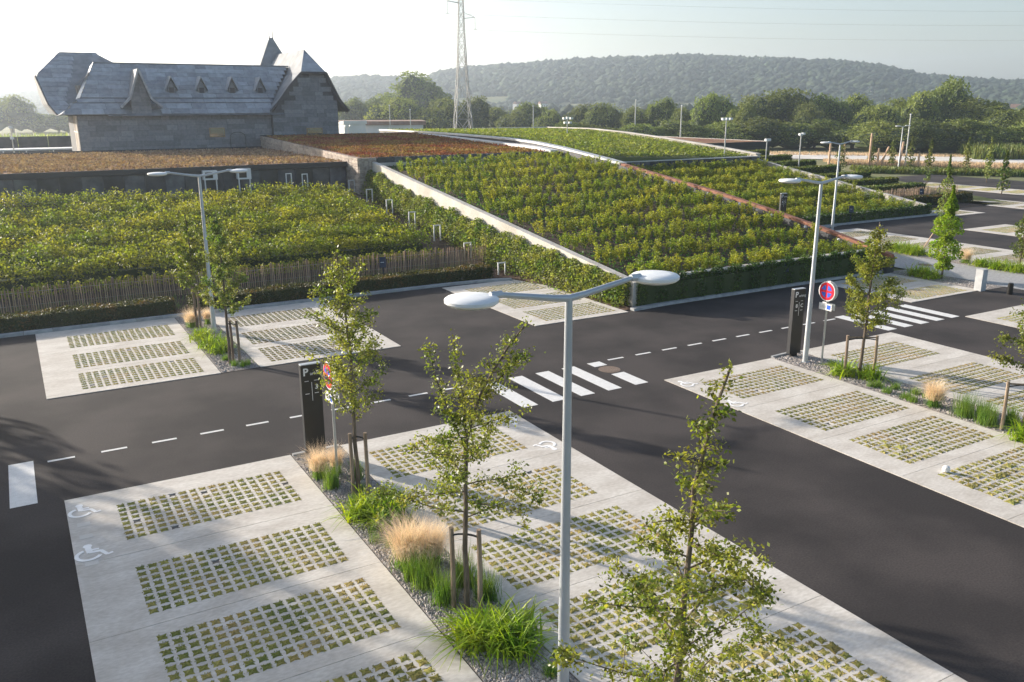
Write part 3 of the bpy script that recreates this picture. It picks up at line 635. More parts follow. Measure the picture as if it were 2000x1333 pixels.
# small dormers
for cx in (14.2, 16.85, 19.65, 22.3):
    y0 = 86.6; d = MB()
    d.thick([(cx-.34, y0+.1, 9.0), (cx+.34, y0+.1, 9.0), (cx+.34, y0+.1, 9.95), (cx, y0+.1, 10.62), (cx-.34, y0+.1, 9.95)], (0, 1.6, 0)); dw = d.obj('dormer_wall', cl, H_)
    for s_ in (-1, 1):
        MB().thick([(cx, y0-.16, 10.98), (cx+s_*.56, y0-.16, 9.8), (cx+s_*.56, y0+.9, 9.8), (cx, y0+2.0, 10.98)], (0, 0, -.13)).obj('dormer_roof', M['dormer_slate'], H_)
    MB().box(cx-.22, cx+.22, y0+.06, y0+.095, 9.3, 9.95).obj('dormer_shutter', M['darkwall'], H_)
# right block roof
ap = (27.1, 87.5, 13.65); bk = (27.1, 99.0, 13.65)
Lp = [(22.45, 84.1, 7.8), (23.45, 84.1, 8.9), (24.4, 84.1, 10.1), (25.6, 84.1, 11.35)]; Rp = [(28.1, 84.1, 11.35), (28.95, 84.1, 9.6), (29.4, 84.1, 8.75), (30.2, 84.1, 7.8)]
bkp = lambda p: (p[0], 99.0, p[2])
for p, q in zip(Lp, Lp[1:]): MB().thick([p, q, bkp(q), bkp(p)], (.03, 0, -.1)).obj('side_slope', M['slate_toned'], H_)
MB().thick([Lp[3], ap, bk, bkp(Lp[3])], (.03, 0, -.1)).obj('side_slope', M['slate_toned'], H_)
for p, q in zip(Rp, Rp[1:]): MB().thick([p, q, bkp(q), bkp(p)], (-.03, 0, -.1)).obj('side_slope', M['slate_toned'], H_)
MB().thick([ap, Rp[0], bkp(Rp[0]), bk], (-.03, 0, -.1)).obj('side_slope', M['slate_toned'], H_)
for k in range(5):
    t0, t1 = k/5, (k+1)/5; a = Vector(Lp[3]); c = Vector(Rp[0]); A = Vector(ap)
    MB().thick([a.lerp(A, t0), c.lerp(A, t0), c.lerp(A, min(t1, .98)), a.lerp(A, min(t1, .98))], (0, .05, -.08)).obj('roof_slab', sl_, H_)
for P_ in (Lp, Rp):
    for p, q in zip(P_, P_[1:]): MB().tube([p, q], .11, 4).obj('barge_board', M['darkwall'], H_)
MB().tube([Lp[3], Rp[0]], .13, 4).obj('hip_edge', M['darkwall'], H_)
# tower
b = MB(); cx, cy, hw = 26.9, 99.4, 2.5
b.add([(cx-hw, cy-hw, 10.8), (cx+hw, cy-hw, 10.8), (cx+hw, cy+hw, 10.8), (cx-hw, cy+hw, 10.8), (cx-.18, cy-1, 15.4), (cx+.18, cy-1, 15.4)], [(0, 1, 5, 4), (1, 2, 5), (2, 3, 4, 5), (3, 0, 4)]); b.obj('tower_roof', M['slate_toned'], H_)
MB().box(cx-1.5, cx+1.5, cy-1.5, cy+1.5, 6, 10.8).obj('tower_wall', M['cladding_base'], H_)
for dx in (-.2, .2): MB().tube([(cx+dx, cy-1, 15.3), (cx+dx, cy-1, 16.3)], [.06, .015], 5).obj('finial', M['darkwall'], H_)
# windows and arched door
for (x0, x1, z0, zz) in ((16.85, 18.25, 5.5, 6.35), (25.9, 27.5, 5.55, 6.2)):
    y = 84.98 if x0 < 20 else 84.5
    f = MB().box(x0, x1, y-.05, y+.05, z0, zz).obj('window', M['frame_gold'], H_); MB().box(x0+.07, x1-.07, y-.08, y-.052, z0+.06, zz-.06).obj('pane', M['glass'], f)
b = MB(); prev = None
P_ = [(18.7, 84.98, 4.2), (18.7, 84.98, 5.5)]+[(19.4-.7*math.cos(R(a)), 84.98, 5.5+.42*math.sin(R(a))) for a in range(0, 181, 20)]+[(20.1, 84.98, 4.2)]
MB().tube(P_, .045, 4).obj('arched_door_frame', M['darkwall'], H_)

# dark panel wall and white pergola far left
w = empty('dark_panel_wall', (0, 0, 0), 'long dark grey panel wall beyond the low roof at the left edge', 'wall')
panels('wall_panel', w, -22, 7.5, 111, 0, 5.1, 3.0, M['darkwall'], False)
w = empty('white_pergola', (0, 0, 0), 'white flat pergola roof in front of the dark panel wall', 'pergola')
MB().box(-20, 7, 100, 103, 4.05, 4.2).obj('roof', M['white'], w)
for x in (-15, -9, -4, 0, 2, 4.4, 6.6): MB().box(x, x+.12, 100, 100.12, 0, 4.04).obj('post', M['white'], w)
def mast(x, y, h, label, heads, z0=0, r_=.07, cat='mast', grp='masts with floodlights'):
    t = empty('floodlight_mast', (x, y, z0), label, cat, grp)
    MB().tube([(0, 0, 0), (0, 0, h)], [r_, r_*.7], 8).obj('pole', M['galv'], t)
    for (dx, dz) in heads:
        MB().box(dx-.16, dx+.16, -.2, .06, h+dz-.1, h+dz+.1).obj('floodlight', M['lamp_head'], t)
    if len(heads) > 1:
        MB().box(min(a for a, _ in heads), max(a for a, _ in heads), -.03, .03, h+heads[0][1]-.16, h+heads[0][1]-.11).obj('crossbar', M['galv'], t)
    elif not heads: MB().lathe([(.05, 0), (.14, .03), (.14, .12), (.03, .16)], (0, 0, h), 8).obj('lantern', M['lamp_head'], t)
def pol(az, D): return D*math.sin(R(az)), D*math.cos(R(az))
mast(.9, 90, 6.5, 'grey mast with two dark cameras at the far left above the low roof', [(-.0, .05), (.0, -.9)])
x, y = pol(33.72, 95); mast(x, y, 8.2-1.3, 'white mast with cluster of floodlights above the meadow roof', [(-.45, 0), (.0, .05), (.45, 0), (-.3, -.45), (.3, -.45)], 0)
x, y = pol(43.75, 84); mast(x, y, 7.0, 'tall white floodlight mast with a flat top bar beside the red sedum roof', [(-.45, 0), (0, .0), (.45, 0)], 0)
x, y = pol(48.3, 92); mast(x, y, 5.4, 'white mast with two floodlights and a round lamp lower down, before the tree belt', [(-.2, 0), (.2, .05)], 0)
x, y = pol(40.95, 150); mast(x, y, 8.0, 'thin grey lighting pole in front of the tree belt', [], 0, .12)
x, y = pol(38.06, 170); mast(x, y, 9.0, 'thin pale lighting pole against the dark trees, left of centre', [], 0, .12)
x, y = pol(31.52, 150); mast(x, y, 8.0, 'thin pale lighting pole right of the steel pylon', [], 0, .1)
x, y = pol(22.3, 140); mast(x, y, 8.2, 'thin pale pole before the white warehouse, left one', [], 0, .09)
x, y = pol(23.6, 130); mast(x, y, 7.6, 'thin pale pole before the white warehouse, right one', [], 0, .09)
x, y = pol(19.65, 110); mast(x, y, 5.9, 'short mast with flat dark floodlight beside the stone house', [(-.3, 0), (.3, 0)], 0)
x, y = pol(46.3, 88); mast(x, y, 5.0, 'short white mast standing low behind the red sedum roof', [(-.15, 0), (.15, 0)], 0)
w = empty('white_warehouse', (0, 0, 0), 'long low white warehouse in front of the far trees', 'warehouse')
x0, y0 = pol(18.6, 190); x1, y1 = pol(24.4, 190); b = MB(); b.prism([(x0, y0), (x1, y1), (x1+6, y1+14), (x0+6, y0+14)], 0, 4.2); b.obj('wall', M['render_w'], w)
b = MB(); b.prism([(x0-.5, y0-.5), (x1+.5, y1-.5), (x1+6, y1+14), (x0+6, y0+14)], 4.2, 5.0); b.obj('roof', M['tile'], w)
x0, y0 = pol(19.4, 180); w = empty('white_shed', (x0, y0, 0), 'small white shed in front of the long warehouse', 'shed')
MB().box(0, 4.5, 0, 4, 0, 4.6).obj('wall', M['render_w'], w); MB().thick([(-.2, -.2, 4.6), (-.2, 4.2, 4.6), (-.2, 4.2, 4.9), (-.2, -.2, 5.3)], (4.9, 0, 0)).obj('roof', M['render_w'], w)

# ------------------------------------------------------------------ fence, hedge, frames
def picket_fence(label, x0, x1, y, zf, h, n, postn, pm, pm2, seed):
    t = empty('picket_fence', (x0, y, zf), label, 'fence'); r3 = random.Random(seed); ms = []
    for s in range(5):
        b = MB(); w_ = .035; hh = h*(.94+.03*s); b.add([(-w_/2, -.01, 0), (w_/2, -.01, 0), (w_/2, .01, 0), (-w_/2, .01, 0), (-w_/2*.8, -.01, hh-.05), (w_/2*.8, -.01, hh-.04), (w_/2*.8, .01, hh-.04), (-w_/2*.8, .01, hh-.05), (0, 0, hh)],
              [(0, 1, 5, 4), (1, 2, 6, 5), (2, 3, 7, 6), (3, 0, 4, 7), (4, 5, 8), (5, 6, 8), (6, 7, 8), (7, 4, 8)]); ms.append(b.mesh('picket', pm))
    for i in range(n):
        x = (x1-x0)*i/n+r3.uniform(-.012, .012); link('picket', ms[r3.randrange(5)], t, (x, 0, 0), (r3.uniform(-.02, .02), r3.uniform(-.035, .035), r3.uniform(-.5, .5)))
    pm_ = MB().tube([(0, 0, 0), (0, 0, h*1.08)], [.045, .04], 7).mesh('post', pm2)
    for i in range(postn): link('post', pm_, t, ((x1-x0)*(i+.25)/postn, .05, 0))
    for z in (.25*h, .8*h): MB().tube([(0, .0, z), (x1-x0, .0, z)], .006, 4).obj('wire', M['galv'], t)
    return t
picket_fence('brown chestnut picket fence along the foot of the planted bank', -2.2, 21.6, 39.9, zbank(39.9)+.02, 1.0, 262, 14, M['picket'], M['stake'], 3)
picket_fence('pale pinkish picket fence right of the farther planted roof', 61.6, 74.5, 47.7, .1, 1.15, 116, 8, M['picket_red'], M['stake'], 4)
for k, (y, zt_) in enumerate([(37.35, .66), (41.1, 1.17), (44.9, 1.68), (48.45, 2.08), (52.0, 2.5), (55.5, 2.88), (58.9, 3.24)]):
    nm = ('lowest, by the kerb end', 'second lowest, at the picket fence', 'third from the bottom', 'middle one of the seven', 'third from the top', 'second from the top', 'topmost, beside the stone wall')[k]
    zb = zbank(y)-.1; hh = zt_-zb
    t = empty('bank_hoop', (20.85, y, zb), f'white steel hoop frame stepping up the bank, the {nm}', 'frame', 'white hoop frames up the bank')
    MB().box(-.02, .04, -.03, .03, 0, hh-.06).obj('upright', M['white'], t); MB().box(.38, .44, -.03, .03, 0, hh-.06).obj('upright', M['white'], t); MB().box(-.02, .44, -.03, .03, hh-.06, hh).obj('top_bar', M['white'], t)
for k, (x, y) in enumerate(((16.6, 59.6), (17.6, 59.2))):
    t = empty('bank_hoop', (x, y, zbank(y)), ('left', 'right')[k]+' of two small white frames high on the bank before the dark building', 'frame', 'small white frames at the building')
    hh = 1.35; MB().box(0, .06, -.03, .03, 0, hh).obj('upright', M['white'], t); MB().box(.36, .42, -.03, .03, 0, hh).obj('upright', M['white'], t); MB().box(0, .42, -.03, .03, hh, hh+.06).obj('top_bar', M['white'], t)

def hedge(name, label, x0, x1, y0, y1, z0, z1_, n, m, leaf, seed, cat='hedge', core=M['far_core']):
    t = empty(name, ((x0+x1)/2, (y0+y1)/2, z0), label, cat); rg = np.random.default_rng(seed)
    cx, cy = (x0+x1)/2, (y0+y1)/2
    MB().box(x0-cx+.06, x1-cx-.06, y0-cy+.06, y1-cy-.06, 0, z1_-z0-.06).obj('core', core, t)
    W_, D_, Hh = x1-x0, y1-y0, z1_-z0; P = []
    ar = np.array([W_*D_, W_*Hh, W_*Hh*.35, D_*Hh, D_*Hh]); ar = (ar/ar.sum()*n).astype(int)
    for k, a in enumerate(ar):
        u, v, q = rg.random(a), rg.random(a), rg.normal(0, .035, a)
        if k == 0: P.append(np.stack([x0+u*W_, y0+v*D_, z1_-.03+q+.03*np.sin(u*W_*2)], 1))
        elif k == 1: P.append(np.stack([x0+u*W_, y0+q+.02, z0+v*Hh], 1))
        elif k == 2: P.append(np.stack([x0+u*W_, y1+q, z0+v*Hh], 1))
        elif k == 3: P.append(np.stack([x0+q, y0+u*D_, z0+v*Hh], 1))
        else: P.append(np.stack([x1+q, y0+u*D_, z0+v*Hh], 1))
    P = np.concatenate(P)-np.array([cx, cy, z0]); link('foliage', np_mesh('foliage', islands_quads(P, leaf, rg), m), t)
    return t
hedge('clipped_hedge', 'low brownish clipped hedge along the kerb below the picket fence, left stretch', -12, 5.3, 36.95, 37.85, 0, .62, 15000, M['yew'], .085, 21)
hedge('clipped_hedge', 'low clipped hedge along the kerb, from the far lamp to the lowest white hoop', 5.95, 20.3, 36.85, 37.75, 0, .62, 14000, M['yew'], .085, 22)
zb3 = lambda y: max(0., (y-47.0)*.118)
b = MB(); b.add([(x, y, zb3(y)+.02) for y in (43, 47, 72) for x in (61.4, 73.5)], [(0, 1, 3, 2), (2, 3, 5, 4)]); o = b.obj('earth_bank', M['soil']); o['kind'] = 'structure'
b = MB(); b.add([(73.5, 43, .02), (73.5, 47, .02), (73.5, 72, 2.97), (75, 72, 0.02), (75, 43, 0.0)], [(0, 4, 3, 2, 1)]); o = b.obj('earth_bank', M['grassland']); o['kind'] = 'structure'
for i, (y, x1, wh) in enumerate(((49.7, 72.6, 'just behind the pale picket fence'), (52.4, 72.4, 'second behind the pale picket fence'), (55.4, 72.3, 'third behind the pale picket fence'), (58.9, 72.2, 'fourth behind the picket fence'), (61.9, 72, 'fifth behind the picket fence'), (65.1, 72, 'last but one before the red sedum roof'), (68.3, 72, 'topmost, before the red sedum roof'))):
    hedge('clipped_hedge', 'long dark green clipped hedge row, '+wh, 61.5, x1, y, y+1.1, zb3(y), zb3(y)+.95, 3600, M['hedge2'], .2, 30+i)
hedge('clipped_hedge', 'dark clipped hedge in front of the pale picket fence, at the right', 62.0, 72.8, 45.2, 46.2, 0, .8, 3200, M['yew'], .18, 39)
# ivy over front walls
def leafmass(name, pts, size, m, label=None, cat=None, parent=None, kind='stuff', seed=1):
    rg = np.random.default_rng(seed); o = link(name, np_mesh(name, islands_quads(pts, size, rg), m), parent)
    return tag(o, label, cat, None, kind)
rg = np.random.default_rng(41)
def ivy_pts(x0, x1, y, ztop, n, step=1.1, thick=.32):
    x = rg.uniform(x0, x1, n); col = np.abs(np.sin(x/step*math.pi))**.5; zt_ = ztop*(.72+.28*col)+rg.normal(0, .04, n)
    z = rg.random(n)**.8*zt_; return np.stack([x, y-rg.random(n)*thick*(.4+.6*col)*(1-.3*z/ztop), z], 1)
t = empty('ivy_hedge', (30, 28, 0), 'dark green ivy plants covering the low wall along the kerb of the near planted roof', 'ivy')
P = ivy_pts(22.4, 38.0, 28.22, 1.34, 19000)-np.array([30, 28, 0]); link('foliage', np_mesh('foliage', islands_quads(P, .11, rg), M['ivy']), t)
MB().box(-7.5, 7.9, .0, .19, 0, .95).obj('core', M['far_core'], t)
t = empty('ivy_hedge', (50, 41.4, 0), 'dark green ivy plants covering the low wall below the farther planted roof', 'ivy')
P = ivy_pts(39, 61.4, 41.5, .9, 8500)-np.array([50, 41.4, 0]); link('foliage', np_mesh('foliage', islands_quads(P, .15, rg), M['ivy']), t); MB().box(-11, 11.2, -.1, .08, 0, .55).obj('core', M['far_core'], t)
# climbers against the ramp wall
n = 42000; y = 28.3+(58.5-28.3)*rg.random(n)**1.0
zb = np.maximum(0, (y-38.5)*.115); wt = 1.05+(y-28.2)*.1145
gap = np.interp(y, [28, 31, 38, 46, 52, 58], [-.12, -.05, .1, .35, .45, .15])
colm = .5+.5*np.sin(y*2.9)*np.sin(y*1.13+1); top = wt-gap-.5*colm*np.interp(y, [28, 40], [.1, 1]); hgt = np.maximum(.5, top-zb)
u = rg.random(n)**.7; z = zb+u*hgt; keep = rg.random(n) < (.45+.55*(1-u)**.5)
xx = 22.25-rg.random(n)*(.35+.75*(1-u))*np.interp(y, [28, 34], [.6, 1])
Pc = np.stack([xx, y, z], 1)[keep]
t = empty('wall_climbers', (21.9, 43, 0), 'leafy green climbing plants growing up the pale concrete ramp wall', 'climber')
link('foliage', np_mesh('foliage', islands_quads(Pc-np.array([21.9, 43, 0]), .13, rg), M['climber']), t)
b = MB()
for k in range(34):
    yy = 28.6+k*.88; zb_ = max(0, (yy-38.5)*.115); b.tube([(.25, yy-43, zb_), (.3, yy-43+rg.normal(0, .1), zb_+.6), (.33, yy-43+rg.normal(0, .2), zb_+1.3)], [.02, .015, .008], 4, False)
b.obj('stems', M['bark'], t)

# ------------------------------------------------------------------ bank planting, young shrubs, meadow roof
cs, rs, sz = [], [], []
rg = np.random.default_rng(51)
BROWS = [40.7]+[42.7+2.2*i for i in range(7)]
for y in BROWS:
    first = y < 41.5
    for off in ((0,) if first else (-.35, .25)):
        x = -9.0+rg.uniform(0, .3); xe = 19.2
        while x < xe:
            hh = (.8 if first else 1.22+.12*math.sin(x*.9+y*1.7)+rg.uniform(-.2, .2))*(1.0+.18*(x < 6)*(y > 55))
            cs.append((x, y+off+rg.normal(0, .12), zbank(y+off)+hh*.55)); rs.append(hh*.55); x += rg.uniform(.38, .62)
C_arr = np.array(cs); R_arr = np.array(rs); per = 150
u = rg.normal(size=(len(cs), per, 3)); u /= np.linalg.norm(u, axis=2)[:, :, None]; u[:, :, 2] = np.where(u[:, :, 2] < -.3, -u[:, :, 2], u[:, :, 2])
sh_ = (.5+.62*rg.random((len(cs), per)))[:, :, None]
P = (C_arr[:, None]+u*sh_*R_arr[:, None, None]*np.array([.72, .8, 1.0])).reshape(-1, 3)
V = islands_quads(P, .13, rg)
tag(link('bank_planting', np_mesh('bank_planting', V, M['bank_leaf'])), 'dense rows of yellow green hornbeam shrubs covering the sloping bank', 'shrubs', kind='stuff')
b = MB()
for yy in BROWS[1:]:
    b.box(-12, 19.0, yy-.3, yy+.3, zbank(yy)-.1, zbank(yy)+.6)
tag(b.obj('bank_planting_core', M['far_core']), 'dark solid core inside the shrub rows on the bank', 'shrubs', kind='stuff')  # plain dark boxes close the rows behind the leaves
P = np.stack([rg.uniform(-12, 20.6, 5000), rg.uniform(37.8, 40.6, 5000), np.zeros(5000)], 1); P[:, 2] = [zbank(a)+.02 for a in P[:, 1]]
tag(link('rough_grass', np_mesh('rough_grass', blades(P, .22, .02, .5, rg, 2), M['grass'])), 'rough green grass between hedge and picket fence', 'grass', kind='stuff')

def shrub_mesh(seed, n=230, h=.72, r=.30):
    rg = np.random.default_rng(seed); P = []
    for s in range(7):
        a = rg.uniform(0, 6.28); lean = rg.uniform(.1, 1)*r; top = h*rg.uniform(.7, 1.1)
        k = n//7; t = rg.random(k)**.6; P.append(np.stack([math.cos(a)*lean*t**1.2+rg.normal(0, .05, k), math.sin(a)*lean*t**1.2+rg.normal(0, .05, k), .06+top*t], 1))
    return islands_quads(np.concatenate(P), .088, rg)
SHV = [shrub_mesh(100+i) for i in range(8)]; SHM = [np_mesh('young_shrub', v, M['young_leaf']) for v in SHV]
def shrub_rows(x0, x1, y0, y1, zf, dy, dx, rg, skip=.06):
    out = []; y = y0
    while y < y1:
        x = x0+rg.uniform(0, dx)
        while x < x1:
            if rg.random() > skip: out.append((x, y+rg.normal(0, .1)+.12*math.sin(x*.8), rg.uniform(.8, 1.25)))
            x += dx*rg.uniform(.75, 1.25)
        y += dy
    return [(x, y, zf(x, y), s) for x, y, s in out]
zs1 = lambda x, y: (z1(y)-.22)+((zr(y)-.55)-(z1(y)-.22))*(x-22.62)/(38-22.62)
zs2 = lambda x, y: z2(y)-.5
rg = np.random.default_rng(61)
sh1 = []
for k_ in range(11):
    yy = 29.3+2.6*k_
    for off in (-.42, 0, .42): sh1 += [(x, y, z, s*.88) for (x, y, z, s) in shrub_rows(22.9, 37.7, yy+off, yy+off+.1, zs1, 1, .58, rg, .05) if y < 57.2]; sh1.sort(key=lambda q: q[1])
lab = 'young yellow green shrub in the planted rows on the near sloping roof'
RW = {}
for q in sh1[:290]: RW.setdefault(int((q[1]-28.0)/2.6), []).append(q)
near = [(k, j, q) for k, v in sorted(RW.items()) for j, q in enumerate(sorted(v))]
ORDN = lambda n: f'{n}'+({1: 'st', 2: 'nd', 3: 'rd'}.get(n % 10, 'th') if n not in (11, 12, 13) else 'th')
for (k, j, (x, y, z, s)) in near:
    o = link('young_shrub', SHM[rg.integers(8)], None, (x, y, z), (0, 0, rg.uniform(0, 6.28)), s)
    tag(o, f'young yellow green shrub, {ORDN(j+1)} from the left in the {ORDN(k+1)} row above the ivy', 'shrub', 'young shrubs in rows on the near sloping roof')
def joined_shrubs(lst, name, label, rg, mul=1.):
    Q = []
    for (x, y, z, s) in lst:
        v = SHV[rg.integers(8)]; a = rg.uniform(0, 6.28); c_, s_ = math.cos(a), math.sin(a); s *= mul
        w_ = np.stack([v[..., 0]*c_-v[..., 1]*s_, v[..., 0]*s_+v[..., 1]*c_, v[..., 2]], 2)*s+np.array([x, y, z]); Q.append(w_)
    tag(link(name, np_mesh(name, np.concatenate(Q), M['young_leaf'])), label, 'shrubs', kind='stuff')
joined_shrubs(sh1[290:], 'shrub_planting', 'rows of small yellow green shrubs on the upper part of the near sloping roof', rg)
sh2 = []
for k_ in range(7):
    for off in (-.4, .1, .5): sh2 += shrub_rows(38.9, 60.8, 42.6+2.6*k_+off, 42.7+2.6*k_+off, zs2, 1, .5, rg, .04)
sh2 = [(x, y, z, s*.92) for x, y, z, s in sh2 if y < 58.8 and 38.9 < x < 60.7]
joined_shrubs(sh2, 'shrub_planting', 'rows of small yellow green shrubs on the farther planted roof', rg, 1.15)
def cover(x0, x1, y0, y1, zf, n, m, size, seed, name, label, dens=None, hmax=.16):
    rg = np.random.default_rng(seed); P = np.stack([rg.uniform(x0, x1, n), rg.uniform(y0, y1, n), np.zeros(n)], 1)
    nz = np.sin(P[:, 0]*.55+1.3*np.sin(P[:, 1]*.31))+np.sin(P[:, 1]*.47+1.1*np.sin(P[:, 0]*.43+2)); P = P[(nz > (dens if dens is not None else -9))|(rg.random(n) < .25)]
    P[:, 2] = [zf(a, c) for a, c in P[:, :2]]+rg.random(len(P))*hmax
    tag(link(name, np_mesh(name, islands_quads(P, size, rg, up=.8), m)), label, 'ground cover', kind='stuff')
cover(22.8, 37.8, 28.7, 57, zs1, 26000, M['ground_cover'], .12, 71, 'ground_cover', 'green creeping ground cover between shrubs of the near roof', -.3)
cover(38.9, 60.9, 42, 59, zs2, 16000, M['ground_cover'], .16, 72, 'ground_cover', 'green creeping ground cover between shrubs of the farther roof', -.2)
zs3 = lambda x, y: z3l(y)-.12+(z3r(y)-z3l(y))*(x-38.7)/22.2
cover(38.9, 60.8, 60, 95.8, zs3, 46000, M['roof_green'], .22, 73, 'roof_meadow', 'light green meadow plants covering the upper curved roof', None, .3)

# ------------------------------------------------------------------ near trees
RV = np.array([.865, -.502, 0]); FV = np.array([.502, .865, 0])
def young_tree(name, label, x, y, path, crown0, rad, nleaf, seed, leaf=.07, m='tree_leaf', extra=(), r0=.05, nb=22, upang=.75):
    rg = np.random.default_rng(seed); t = empty(name, (x, y, 0), label, 'tree', 'young trees of the car park')
    P = [Vector((RV[0]*r, RV[1]*r, z)) for r, z in path]; H = path[-1][1]
    def at(z):
        for a, c in zip(P, P[1:]):
            if a.z <= z <= c.z: return a.lerp(c, (z-a.z)/(c.z-a.z+1e-9))
        return P[-1].copy()
    b = MB(); zs = np.linspace(0, H, 14)
    b.tube([at(z)+Vector((rg.normal(0, .012), rg.normal(0, .012), 0)) for z in zs], [r0*(1-.85*z/H)+.006 for z in zs], 8)
    b.obj('trunk', M['bark'], t, smooth=True)
    bb = MB(); ends = []; segs = []
    for k in range(nb):
        f = (k+rg.random()*.6)/nb; z0 = crown0+(H-.25-crown0)*f; p = at(z0); az = k*2.4+rg.normal(0, .3)
        ln = rad(f)*rg.uniform(.75, 1.15); up = upang*rg.uniform(.5, 1.2)
        d = Vector((math.cos(az), math.sin(az), up)).normalized(); q = [p]
        for i in range(1, 5):
            d2 = (d+Vector((rg.normal(0, .12), rg.normal(0, .12), .05*i*(1 if upang > .5 else -1)))).normalized(); q.append(q[-1]+d2*ln/4)
        bb.tube(q, [.014*(1-.4*f), .011, .008, .006, .003], 5, False); segs.append((q, ln))
        for s in range(rg.integers(3, 6)):
            i = rg.integers(1, 4); a = q[i].lerp(q[i+1] if i < 4 else q[i], rg.random()); e = a+(Vector((rg.normal(), rg.normal(), rg.normal()*.6+.35)).normalized()*ln*rg.uniform(.2, .42))
            bb.tube([a, e], [.005, .002], 4, False); segs.append(([a, e], (e-a).length*.9))
    for ex in extra:
        q = [Vector((RV[0]*r, RV[1]*r, z)) for r, z in ex]; bb.tube(q, [.016]+[.01]*(len(q)-2)+[.004], 5, False)
        for a, c in zip(q, q[1:]): segs.append(([a, c], (c-a).length*1.1)); segs.append(([a, c], (c-a).length*.8))
    top = at(H); lowt = at(H-.9); segs.append(([lowt, top], .6)); 
    bb.obj('branches', M['bark'], t)
    wts = np.array([s[1] for s in segs]); wts = wts/wts.sum(); cnt = rg.multinomial(nleaf, wts); LP = []
    for (q, ln), c in zip(segs, cnt):
        if c == 0: continue
        ncl = max(2, int(c/9)); tt = (rg.random(ncl)**.75)*(len(q)-1)*(.999)
        if len(q) > 2: tt = np.maximum(tt, .8)
        for k2 in range(c):
            u = tt[k2 % ncl]; i = min(int(u), len(q)-2); p = q[i].lerp(q[i+1], u-i); LP.append((p.x, p.y, p.z))
    LP = np.array(LP)+rg.normal(0, .06, (len(LP), 3))
    link('foliage', np_mesh('foliage', islands_quads(LP, leaf, rg, aspect=1.8), M[m]), t)
    return t
cone = lambda w, p=.8: (lambda f: w*((1-f)**p)*(.6+.4*min(1, f*5))+.14)
young_tree('young_tree', 'slim leafy young tree in front of the black parking sign, tied to stakes', 5.78, 16.75, [(0, 0), (-.02, 1.5), (0, 3.2), (-.08, 4.3), (-.18, 5.45)], 1.75, cone(1.25, .6), 8500, 1, .062, nb=30)
young_tree('young_tree', 'young tree with open forked top leaning right, behind the blond feather grass', 5.78, 11.55, [(0, 0), (0, 1.7), (.05, 3.2), (.3, 4.0), (1.0, 5.1)], 1.75, (lambda f: 1.6*(1-f)**1.2+.14), 8600, 2, .058, extra=(((.02, 3.0), (-.2, 3.6), (-.42, 4.2), (-.52, 4.75)), ((.05, 3.2), (.02, 3.9), (-.1, 4.4), (-.12, 4.85)), ((.2, 3.7), (.5, 4.1), (.85, 4.45), (1.1, 4.6))), nb=26, upang=.4)
young_tree('young_tree', 'nearest young tree at the bottom edge with a bare leaning leader shoot', 5.78, 6.3, [(0, 0), (.02, 2), (.06, 3.6), (.1, 4.6), (.36, 5.75)], 1.7, (lambda f: 1.75*(1-f)**1.7+.18), 8800, 3, .058, nb=28, upang=.5)
young_tree('young_tree', 'young tree left of the far lamp post, in front of the hedge', 5.62, 34.1, [(0, 0), (0, 1.5), (.05, 3), (-.05, 4.4)], 1.4, cone(1.1), 6000, 4, .09, nb=20)
young_tree('young_tree', 'bright green young tree right of the far lamp post, with paired stakes', 5.65, 28.6, [(0, 0), (0, 1.6), (.02, 3), (0, 5.0)], 1.6, cone(1.1), 6500, 5, .085, m='climber', nb=20)
young_tree('young_tree', 'yellowish young tree beside the round no stopping sign at the right', 22.45, 16.85, [(0, 0), (.03, 1.4), (.05, 3), (.1, 4.9)], 1.35, cone(1.3), 7500, 6, .08, nb=24)
young_tree('young_tree', 'young tree cut by the right edge, behind two stakes', 22.3, 11.6, [(0, 0), (.02, 1.4), (.05, 3), (.05, 4.2)], 1.5, cone(1.2), 6000, 7, .08, nb=20, upang=.5)
def stakes(label, x, y, sp, h, bar=True):
    t = empty('tree_stakes', (x, y, 0), label, 'tree stakes', 'stakes tied to young trees')
    for (dx, dy) in sp:
        b = MB(); b.tube([(dx, dy, 0), (dx+.01, dy, h*.5), (dx, dy+.01, h)], [.046, .044, .042], 8); b.obj('stake', M['stake'], t, smooth=True)
        MB().tube([(dx, dy, h-.14), (dx*.5, dy*.5, h-.1), (0, 0, h-.08)], .018, 5).obj('strap', M['strap'], t)
    if bar and len(sp) > 1: MB().tube([(sp[0][0], sp[0][1], h-.06), (sp[-1][0], sp[-1][1], h-.06)], .025, 6).obj('crossbar', M['stake'], t)
stakes('pair of wooden stakes at the tree by the black parking sign', 5.78, 16.75, ((-.12, .02), (.18, -.1)), 1.5, False)
stakes('pair of wooden stakes at the fork topped tree', 5.78, 11.55, ((-.16, .18), (.2, -.12)), 1.55, False)
stakes('pair of wooden stakes at the nearest tree', 5.78, 6.3, ((-.3, .1), (.3, -.1)), 1.5)
stakes('wooden stake at the tree left of the far lamp post', 5.62, 34.1, ((.12, -.05),), 1.5, False)
stakes('pair of wooden stakes right of the far lamp post', 5.65, 28.6, ((.12, .1), (.3, -.05)), 1.45, False)
stakes('wooden stakes joined by a crossbar beside the no stopping sign', 22.45, 16.85, ((-.35, .3), (.4, -.2)), 1.35)
stakes('wooden stakes joined by a crossbar at the right edge', 22.3, 11.6, ((-.45, .3), (.05, -.15)), 1.35)
